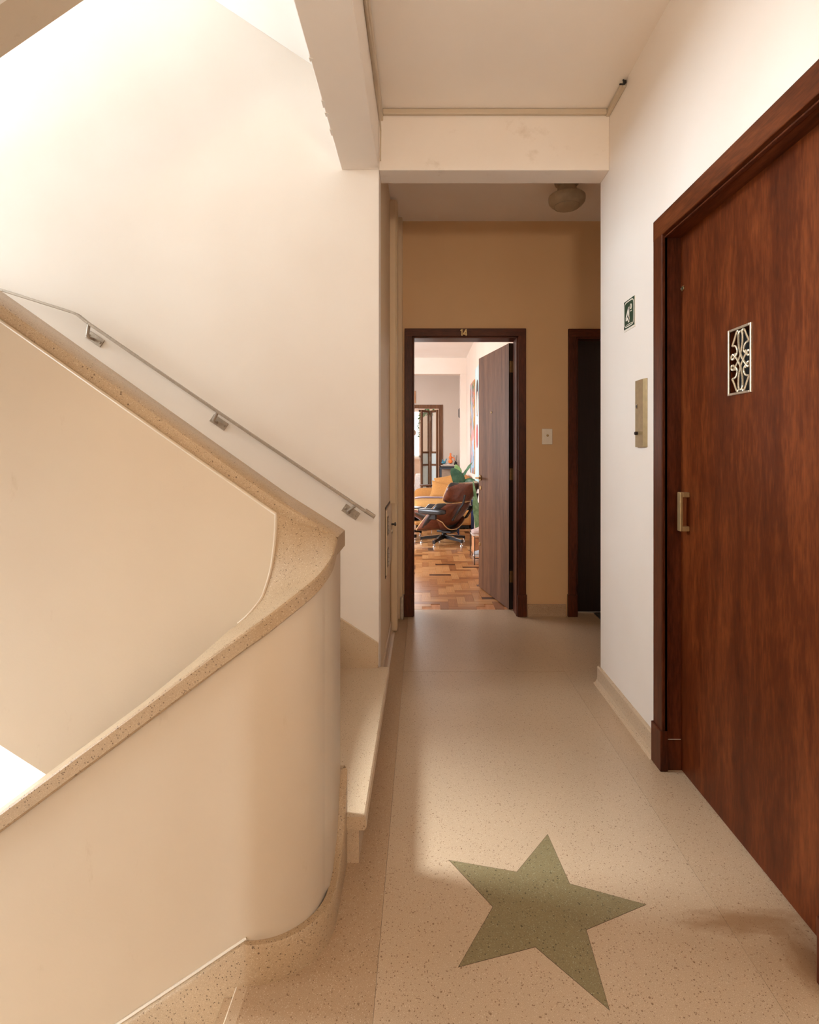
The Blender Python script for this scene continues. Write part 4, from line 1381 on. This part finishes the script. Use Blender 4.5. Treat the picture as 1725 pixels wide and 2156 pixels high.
MB().tube([(0.575, 10.66, 1.115), (0.615, 10.66, 1.11), (0.622, 10.66, 1.065)], [0.012, 0.011, 0.009], 8).build('side_arm', M['orange'], sc)
sc2 = thing('sculpture', 'low teal lacquered abstract sculpture on the console', 'sculpture', (0.42, 10.66, 0.986))
MB().box(0.372, 0.470, 10.63, 10.69, 0.986, 0.996).build('base', M['black_metal'], sc2)
MB().ball((0.412, 10.66, 1.022), 0.046, 0.022, 0.027, 14, 8).build('body', M['teal'], sc2)
MB().tube([(0.438, 10.66, 1.03), (0.468, 10.66, 1.095)], [0.016, 0.010], 8).build('raised_arm', M['teal'], sc2)
MB().ball((0.392, 10.66, 1.064), 0.017, 0.017, 0.017, 10, 7).build('knob', M['teal'], sc2)
rdif = thing('reed_diffuser', 'dark reed diffuser at the right end of the console', 'diffuser', (0.655, 10.7, 0.95))
MB().lathe([(0.028, 0.95), (0.03, 0.96), (0.03, 1.02), (0.012, 1.03), (0.012, 1.045)], (0.652, 10.72, 0), 14).build('bottle', M['dark_wood'], rdif)
for (dx, dy) in ((-0.05, 0.0), (-0.02, 0.02), (0.015, -0.01), (0.03, 0.02)):
    MB().tube([(0.652, 10.72, 0.97), (0.652 + dx, 10.72 + dy, 1.16)], 0.003, 5).build('reed', M['bark'], rdif)

# sofa
sf = thing('sofa', 'mustard sofa with a rounded arm behind the lounge chair', 'sofa', (0.33, 9.2, 0))
MB().box(-0.14, 0.78, 8.66, 9.75, 0.06, 0.30).build('base', M['mustard'], sf, bevel=0.04)
MB().ball((0.27, 9.12, 0.375), 0.445, 0.50, 0.095, 28, 12, 0.30).build('seat_cushion', M['mustard_seat'], sf, sharp=80)
MB().ball((0.30, 9.69, 0.33), 0.46, 0.10, 0.265, 24, 12, 0.35).build('arm', M['mustard'], sf, sharp=80)
MB().ball((0.685, 9.25, 0.50), 0.105, 0.55, 0.34, 24, 12, 0.35).build('backrest', M['mustard'], sf, sharp=80)
pl_ = MB().box(-0.10, 0.74, 8.69, 9.70, 0.02, 0.06).build('plinth', M['black_metal'], sf)
for x in (-0.06, 0.70):
    for y in (8.72, 9.66):
        MB().box(x - 0.02, x + 0.02, y - 0.02, y + 0.02, 0, 0.03).build('foot', M['black_metal'], sf)


def cushion(name, label, c, rx, rz, th, rzrot, tilt, mat, roll=0.0):
    t = thing(name, label, 'cushion', c, rzrot, local=True)
    t.rotation_euler = (tilt, roll, rzrot)
    rows = []
    n = 13
    for i in range(n):
        row = []
        for k in range(n):
            u, v = -1 + 2 * i / (n - 1), -1 + 2 * k / (n - 1)
            e = max(0, (1 - u ** 4)) ** 0.5 * max(0, (1 - v ** 4)) ** 0.5
            pin = 1 - 0.10 * (1 - abs(u) ** 2) * abs(v) ** 2
            pin2 = 1 - 0.10 * (1 - abs(v) ** 2) * abs(u) ** 2
            row.append((u * rx * pin2 * 1.0, e * th, v * rz * pin))
        rows.append(row)
    b = MB().grid(rows, True)
    b.grid([[(x, -y, z) for x, y, z in r][::-1] for r in rows], True)
    cc = b.build('cover', mat, t, sharp=80)
    e = [rows[i][0] for i in range(n)] + [rows[-1][k] for k in range(n)] + [rows[i][-1] for i in range(n - 1, -1, -1)] + [rows[0][k] for k in range(n - 1, -1, -1)]
    MB().tube(e[:-1], 0.006, 5).build('piping', M['mustard_seat'], cc)
    return t


cushion('cushion', 'large mustard back cushion, upper of two on the sofa', (0.45, 9.50, 0.66), 0.24, 0.165, 0.085, -0.25, -0.30, M['mustard'], -0.22)
cushion('cushion', 'mustard throw cushion leaning in front of the back cushion', (0.37, 9.28, 0.565), 0.235, 0.15, 0.075, -0.15, -0.38, M['mustard'], 0.14)
thr = thing('throw', 'lilac throw with dark edging laid across the sofa seat', 'throw', (0.2, 9.05, 0.47))
rows = []
prow = []
for k in range(20):
    x = -0.195 + 0.80 * k / 19
    u = (x - 0.27) / 0.445
    z = 0.377 + 0.095 * max(0.0, 1 - abs(u) ** 6.5) ** 0.30 + 0.004
    if x < -0.17:
        z = 0.38
    rows.append([(x, y, z + 0.002 * math.sin(9 * x + 5 * y)) for y in (8.92, 9.0, 9.08, 9.16, 9.22)])
tb = MB().grid(rows, True).build('cloth', M['lilac'], thr, solid=0.006)
MB().tube([(r[0][0], r[0][1], r[0][2] + 0.004) for r in rows], 0.006, 5).build('edging', M['purple'], tb)

# small round tables
ctb = thing('coffee_table', 'small round wooden table with thin chrome legs by the sofa', 'table', (0.23, 8.2, 0))
MB().lathe([(0.0, 0.365), (0.16, 0.365), (0.168, 0.372), (0.168, 0.392), (0.16, 0.398)], (0.23, 8.2, 0), 28).build('table_top', M['walnut'], ctb)
for k in range(4):
    a = PI / 4 + k * PI / 2
    MB().tube([(0.23 + 0.12 * math.cos(a), 8.2 + 0.12 * math.sin(a), 0.366), (0.23 + 0.14 * math.cos(a), 8.2 + 0.14 * math.sin(a), 0)], 0.006, 6).build('leg', M['chrome'], ctb)
stb = thing('side_table', 'dark round pedestal table in front of the folding door', 'table', (0.09, 10.35, 0))
MB().lathe([(0.0, 0.575), (0.12, 0.578), (0.145, 0.60), (0.145, 0.606), (0.0, 0.607)], (0.085, 10.35, 0), 28).build('table_top', M['walnut'], stb)
MB().tube([(0.085, 10.35, 0.02), (0.085, 10.35, 0.58)], 0.016, 10).build('pedestal', M['dark_wood'], stb)
MB().lathe([(0.11, 0.0), (0.11, 0.012), (0.02, 0.03)], (0.085, 10.35, 0), 20).build('foot', M['dark_wood'], stb)

# white armchair in the back room
wc = thing('armchair', 'white upholstered armchair with brown legs in the back room', 'armchair', (-0.2, 11.9, 0))
MB().ball((-0.28, 11.9, 0.40), 0.30, 0.30, 0.10, 20, 10, 0.4).build('seat', M['white_fabric'], wc, sharp=80)
MB().ball((-0.09, 11.9, 0.53), 0.08, 0.32, 0.22, 20, 10, 0.4).build('backrest', M['white_fabric'], wc, sharp=80)
MB().box(-0.55, 0.0, 11.62, 12.18, 0.26, 0.32).build('seat_frame', M['walnut'], wc, bevel=0.01)
for x in (-0.52, -0.03):
    for y in (11.64, 12.16):
        MB().tube([(x, y, 0.28), (x, y, 0)], [0.022, 0.015], 8).build('leg', M['walnut'], wc)

# pendant and trailing vine in the back room
pd = thing('pendant_lamp', 'small beige pendant shade before the white window', 'lamp', (-0.20, 12.2, 1.6))
MB().lathe([(0.0, 1.58), (0.03, 1.585), (0.065, 1.61), (0.07, 1.66), (0.06, 1.70), (0.02, 1.725), (0.0, 1.727)], (-0.215, 12.2, 0), 18).build('shade', M['beige_shade'], pd)
MB().tube([(-0.215, 12.2, 1.72), (-0.215, 12.2, HC)], 0.0025, 5).build('cord', M['paper'], pd)


def leaf(mb, base, tip, width, nrm, droop=0.06, n=8, wave=0.0, taper=1.2):
    base, tip, nrm = Vector(base), Vector(tip), Vector(nrm).normalized()
    ax = tip - base
    ln = ax.length
    ax.normalize()
    sd = ax.cross(nrm).normalized()
    up = sd.cross(ax)
    rows = []
    for i in range(n + 1):
        t = i / n
        w = width * (math.sin(PI * min(1, t ** 0.8 * 0.97 + 0.02)) ** (0.75 * taper)) + 0.001
        c = base + ax * (ln * t) - Vector((0, 0, droop * t * t))
        row = []
        for k in (-1, -0.5, 0, 0.5, 1):
            row.append(c + sd * (w * k) + up * (abs(k) * w * 0.22 + wave * math.sin(t * 14 + k * 2) * abs(k)))
        rows.append(row)
    return mb.grid(rows, True)


vn = thing('trailing_vine', 'green vine trailing in front of the white window', 'plant', (0.03, 12.3, 2.3))
stem = [(0.14, 12.3, 2.60), (0.10, 12.3, 2.22), (0.03, 12.3, 2.12), (-0.04, 12.3, 2.05), (-0.07, 12.3, 1.92), (-0.105, 12.3, 1.80), (-0.09, 12.3, 1.66), (-0.10, 12.3, 1.56)]
vs = catmull(stem, 5)
MB().tube(vs, 0.004, 5).build('stem', M['bark'], vn)
MB().lathe([(0.07, 2.52), (0.10, 2.68), (0.105, 2.70)], (0.17, 12.3, 0), 14).build('hanging_pot', M['pot'], vn)
MB().tube([(0.17, 12.3, 2.68), (0.17, 12.3, HC)], 0.003, 5).build('hanger', M['pot'], vn)
for i in range(5, len(vs), 1):
    p = Vector(vs[i])
    for s in (-1, 1):
        if random.random() < 0.25:
            continue
        big = 1.0 if i < 20 else 0.45
        lfm = MB()
        leaf(lfm, p, p + Vector((s * random.uniform(.05, .10) * big, random.uniform(-.03, .03), random.uniform(-.07, .04) * big)), 0.017 * big, (0, -1, 0.3), 0.02, 4)
        lfm.build('leaf', M['vine'], vn, solid=0.001)
for i in range(7):
    p = Vector((0.12 + random.uniform(-.06, .12), 12.3, 2.15 + random.uniform(-.13, .12)))
    lfm = MB()
    leaf(lfm, p, p + Vector((random.uniform(-.10, .10), 0, random.uniform(-.13, -.05))), 0.025, (0, -1, 0.3), 0.02, 4)
    lfm.build('leaf', M['vine'], vn, solid=0.001)

# rubber plant on a navy stand, behind the lounge chair
ps = thing('plant_stand', 'navy metal plant stand behind the lounge chair', 'plant stand', (0.64, 8.15, 0))
for (x, y) in ((0.53, 8.03), (0.745, 8.03), (0.53, 8.27), (0.745, 8.27)):
    MB().box(x - 0.010, x + 0.010, y - 0.010, y + 0.010, 0, 0.50).build('leg', M['blue_metal'], ps)
MB().box(0.51, 0.765, 8.01, 8.29, 0.50, 0.53).build('top', M['blue_metal'], ps, bevel=0.003)
pp = thing('potted_ficus', 'large-leaved ficus rising behind the lounge chair', 'plant', (0.60, 8.15, 0.53))
MB().lathe([(0.07, 0.53), (0.10, 0.66), (0.105, 0.68), (0.095, 0.68), (0.09, 0.66)], (0.63, 8.15, 0), 18).build('pot', M['pot'], pp)
MB().tube([(0.63, 8.15, 0.60), (0.61, 8.15, 0.75), (0.60, 8.16, 0.92)], [0.012, 0.010, 0.007], 7).build('stem', M['bark'], pp)
for (b_, t_, w_, nn, mt_) in (
        ((0.60, 8.12, 0.70), (0.42, 8.00, 0.985), 0.105, (0.35, -1, 0.25), 'ficus'),
        ((0.61, 8.12, 0.72), (0.79, 8.05, 0.80), 0.085, (0.2, -1, 0.5), 'ficus'),
        ((0.58, 8.08, 0.78), (0.38, 7.95, 0.60), 0.075, (-0.2, -1, 0.5), 'ficus'),
        ((0.60, 8.15, 0.86), (0.74, 8.12, 1.075), 0.030, (-0.8, -0.6, 0.4), 'ficus'),
        ((0.56, 8.16, 0.88), (0.49, 8.14, 1.04), 0.050, (0.2, -1, 0.0), 'ficus_pale'),
        ((0.57, 8.05, 0.64), (0.43, 7.98, 0.52), 0.05, (0, -1, 0.4), 'ficus')):
    lm = MB()
    leaf(lm, b_, t_, w_, nn, 0.0, 10, 0.004, 0.8)
    lo = lm.build('leaf', M[mt_], pp, solid=0.0015)
    if mt_ == 'ficus_pale':
        lo['label'] = 'pale green young leaf'

# snake plant beside the door leaf
sp = thing('snake_plant', 'striped snake plant beside the open door leaf', 'plant', (0.70, 6.75, 0))
MB().lathe([(0.075, 0.0), (0.09, 0.16), (0.095, 0.18), (0.085, 0.18)], (0.705, 6.75, 0), 18).build('pot', M['white_fabric'], sp)
for (b_, t_, w_) in (((0.71, 6.72, 0.12), (0.622, 6.66, 0.685), 0.034), ((0.73, 6.78, 0.15), (0.625, 6.74, 0.87), 0.022), ((0.72, 6.76, 0.15), (0.76, 6.78, 0.75), 0.03), ((0.69, 6.74, 0.15), (0.70, 6.80, 0.60), 0.03)):
    lm = MB()
    leaf(lm, b_, t_, w_, (-0.2, -1, 0.1), 0.0, 10, 0.002, 0.6)
    lm.build('leaf', M['sansevieria'], sp, solid=0.002)

# shoe rack with shoes
rk = thing('shoe_rack', 'low black wire rack around a wooden crate by the door leaf', 'rack', (0.68, 6.1, 0))
wr = MB()
for x in (0.568, 0.79):
    for y in (5.95, 6.5):
        wr.tube([(x, y, 0), (x, y, 0.30)], 0.005, 6)
for z in (0.07, 0.295):
    wr.tube([(0.568, 5.95, z), (0.568, 6.5, z)], 0.004, 6).tube([(0.79, 5.95, z), (0.79, 6.5, z)], 0.004, 6)
    wr.tube([(0.568, 5.95, z), (0.79, 5.95, z)], 0.004, 6).tube([(0.568, 6.5, z), (0.79, 6.5, z)], 0.004, 6)
wr.build('wire_frame', M['black_metal'], rk)
MB().box(0.585, 0.795, 6.14, 6.49, 0.075, 0.27).build('crate_box', M['crate'], rk, bevel=0.003)
MB().box(0.575, 0.785, 5.96, 6.49, 0.292, 0.300).build('shelf', M['crate'], rk)
MB().box(0.575, 0.785, 5.96, 6.49, 0.068, 0.075).build('shelf', M['crate'], rk)


def shoe(c, rz, mat, label):
    t = thing('shoe', label, 'shoe', c, rz, local=True)
    sole = MB().ball((0, 0, 0.014), 0.135, 0.044, 0.016, 20, 6, 0.5).build('sole', M['rubber'], t)
    rows = []
    for i in range(10):
        u = i / 9
        x = 0.125 - 0.25 * u
        h = 0.03 + 0.062 * min(1, u * 1.7) ** 1.2
        w = 0.040 * (1 - abs(2 * u - 0.9) ** 3 * 0.35)
        rows.append([(x, w * math.cos(a), 0.022 + h * max(0.0, math.sin(a)) ** 0.7) for a in [PI * k / 10 for k in range(11)]])
    up = MB().grid(rows, True).build('upper', mat, t, solid=0.004)
    for k in range(3):
        x = 0.03 - k * 0.028
        MB().tube([(x, -0.02, 0.09 + k * 0.006), (x, 0.0, 0.098 + k * 0.006), (x, 0.02, 0.09 + k * 0.006)], 0.004, 5).build('lace', M['rubber'], up)
    return t


shoe((0.675, 6.05, 0.300), math.radians(172), M['sneaker'], 'pinkish grey sneaker on top of the wire rack, nearer one')
shoe((0.675, 6.17, 0.300), math.radians(178), M['sneaker'], 'pinkish grey sneaker on top of the wire rack, farther one')
shoe((0.69, 6.03, 0.075), math.radians(175), M['sneaker_blue'], 'pale blue sneaker on the bottom of the wire rack')


# ------------------------------------------------------------------ lounge chair and ottoman
def star_base(t, n, r, zc, rot=0.0):
    MB().lathe([(0.0, zc - 0.05), (0.035, zc - 0.045), (0.045, zc - 0.01), (0.030, zc + 0.02), (0.028, zc + 0.10)], (0, 0, 0), 16).build('hub', M['black_metal'], t)
    for k in range(n):
        a = rot + 2 * PI * k / n
        u = Vector((math.cos(a), math.sin(a), 0))
        s_ = Vector((-u.y, u.x, 0))
        b = MB()
        rows = []
        for (rr, w, z0, z1) in ((0.02, 0.030, zc - 0.045, zc + 0.005), (r * 0.55, 0.025, zc - 0.052, zc - 0.014), (r - 0.03, 0.020, zc - 0.062, zc - 0.030), (r, 0.019, zc - 0.078, zc - 0.034)):
            c = u * rr
            rows.append([c + s_ * w + Vector((0, 0, z0)), c + s_ * w + Vector((0, 0, z1)), c - s_ * w + Vector((0, 0, z1)), c - s_ * w + Vector((0, 0, z0))])
        b.grid(rows, False, True)
        b.add(rows[-1], [(0, 1, 2, 3)])
        lg = b.build('leg', M['black_metal'], t, bevel=0.002)
        cap_ = MB()
        rows = []
        for (rr, w, z1) in ((0.03, 0.022, zc + 0.006), (r * 0.55, 0.018, zc - 0.012), (r - 0.03, 0.014, zc - 0.028), (r, 0.013, zc - 0.032)):
            c = u * rr + Vector((0, 0, z1))
            rows.append([c + s_ * w, c - s_ * w])
        cap_.grid(rows, False).build('polished_top', M['chrome'], lg, solid=0.002)
        c = u * (r - 0.012)
        MB().lathe([(0.022, 0.0), (0.020, 0.008), (0.008, 0.014), (0.006, zc - 0.07)], (c.x, c.y, 0), 12).build('glide', M['chrome'], lg)


def shell_grid(fn, ns=12, nt=17):
    return [[fn(i / (ns - 1), -1 + 2 * k / (nt - 1)) for k in range(nt)] for i in range(ns)]


ch = thing('lounge_chair', 'moulded rosewood ply lounge chair with black leather cushions', 'armchair', (0.29, 7.36, 0), math.radians(145), local=True)
star_base(ch, 5, 0.32, 0.115, math.radians(98))


def seat_f(s, t):
    x = 0.44 - 0.60 * s
    z = 0.365 - 0.185 * math.sin(PI / 2 * min(1, s * 1.12)) + 0.10 * max(0, s - 0.8) ** 1.0
    side = abs(t) ** 2.4
    w = 0.335 - 0.05 * (abs(2 * s - 1)) ** 3
    return (x, w * t, z + side * (0.07 + 0.17 * math.sin(PI * min(1, s * 0.9))))


def back_f(s, t):
    w = 0.375 - 0.06 * abs(2 * s - 1) ** 4
    side = abs(t) ** 2.5
    return (-0.06 - 0.29 * s ** 0.8 + side * (0.30 - 0.04 * s), w * math.sin(t * 1.25) / math.sin(1.25), 0.215 + 0.36 * s - side * 0.02)


def head_f(s, t):
    w = 0.365 - 0.10 * abs(2 * s - 1) ** 5
    side = abs(t) ** 2.5
    return (-0.345 - 0.105 * s + side * 0.15, w * math.sin(t * 1.2) / math.sin(1.2), 0.585 + 0.245 * s)


def offset_f(f, du, dv, k):
    """A smaller sheet lifted off the shell towards the sitter."""
    def g(s, t):
        p = Vector(f(0.04 + 0.92 * s, t * 0.90))
        return tuple(p + Vector((du, 0, dv)) * k)
    return g


for nm, f, off in (('seat_shell', seat_f, (0.02, 0.05)), ('back_shell', back_f, (0.05, 0.02)), ('head_shell', head_f, (0.05, 0.012))):
    g = shell_grid(f)
    so = MB().grid(g, True).build(nm, M['ply'], ch, solid=0.012, sharp=80)
    e = [r[0] for r in g] + g[-1][1:-1] + [r[-1] for r in g[::-1]] + g[0][::-1][1:-1]
    MB().tube(e, 0.0068, 6, True).build('ply_edge', M['ply_edge'], so)
    MB().grid(shell_grid(offset_f(f, off[0], off[1], 1.0)), True).build(nm.replace('shell', 'cushion'), M['leather'], ch, solid=0.075, sharp=80, subsurf=1)
for s in (-1, 1):
    rows = []
    ar = MB()
    ar.ball((-0.04, s * 0.355, 0.462), 0.20, 0.060, 0.036, 20, 10, 0.45)
    ao = ar.build('armrest', M['leather'], ch, sharp=80)
    MB().box(-0.10, 0.02, s * 0.345 - 0.02, s * 0.345 + 0.02, 0.36, 0.44).build('arm_support', M['black_metal'], ao, bevel=0.005)
    y = s * 0.165
    br = MB()
    pts = [(-0.235, y, 0.34), (-0.345, y, 0.50), (-0.395, y, 0.56), (-0.425, y, 0.68)]
    for a, b in zip(pts, pts[1:]):
        br.bar(a, b, 0.028, 0.022, (1, 0, 0))
    bo = br.build('back_brace', M['black_metal'], ch, bevel=0.003)
    MB().bar((-0.250, y - 0.016, 0.345), (-0.358, y - 0.016, 0.50), 0.003, 0.016, (1, 0, 0)).build('polished_edge', M['chrome'], bo)
MB().box(-0.16, 0.06, -0.09, 0.09, 0.155, 0.185).build('seat_mount', M['black_metal'], ch, bevel=0.006)

ot = thing('ottoman', 'black leather ottoman half hidden by the left door jamb', 'ottoman', (-0.27, 7.84, 0), math.radians(145), local=True)
star_base(ot, 4, 0.30, 0.115, math.radians(-110))
g = shell_grid(lambda s, t: (-0.27 + 0.54 * s, 0.33 * t, 0.245 + 0.09 * abs(t) ** 2.4 + 0.02 * abs(2 * s - 1) ** 2))
so = MB().grid(g, True).build('shell', M['ply'], ot, solid=0.012, sharp=80)
MB().tube([r[0] for r in g] + g[-1][1:-1] + [r[-1] for r in g[::-1]] + g[0][::-1][1:-1], 0.0068, 6, True).build('ply_edge', M['ply_edge'], so)
MB().ball((0, 0, 0.365), 0.27, 0.325, 0.075, 24, 10, 0.45).build('cushion', M['leather'], ot, sharp=80)
MB().box(-0.09, 0.09, -0.09, 0.09, 0.20, 0.245).build('mount', M['black_metal'], ot)

for o in bpy.data.objects:
    if '_base' in o.keys():
        del o['_base']
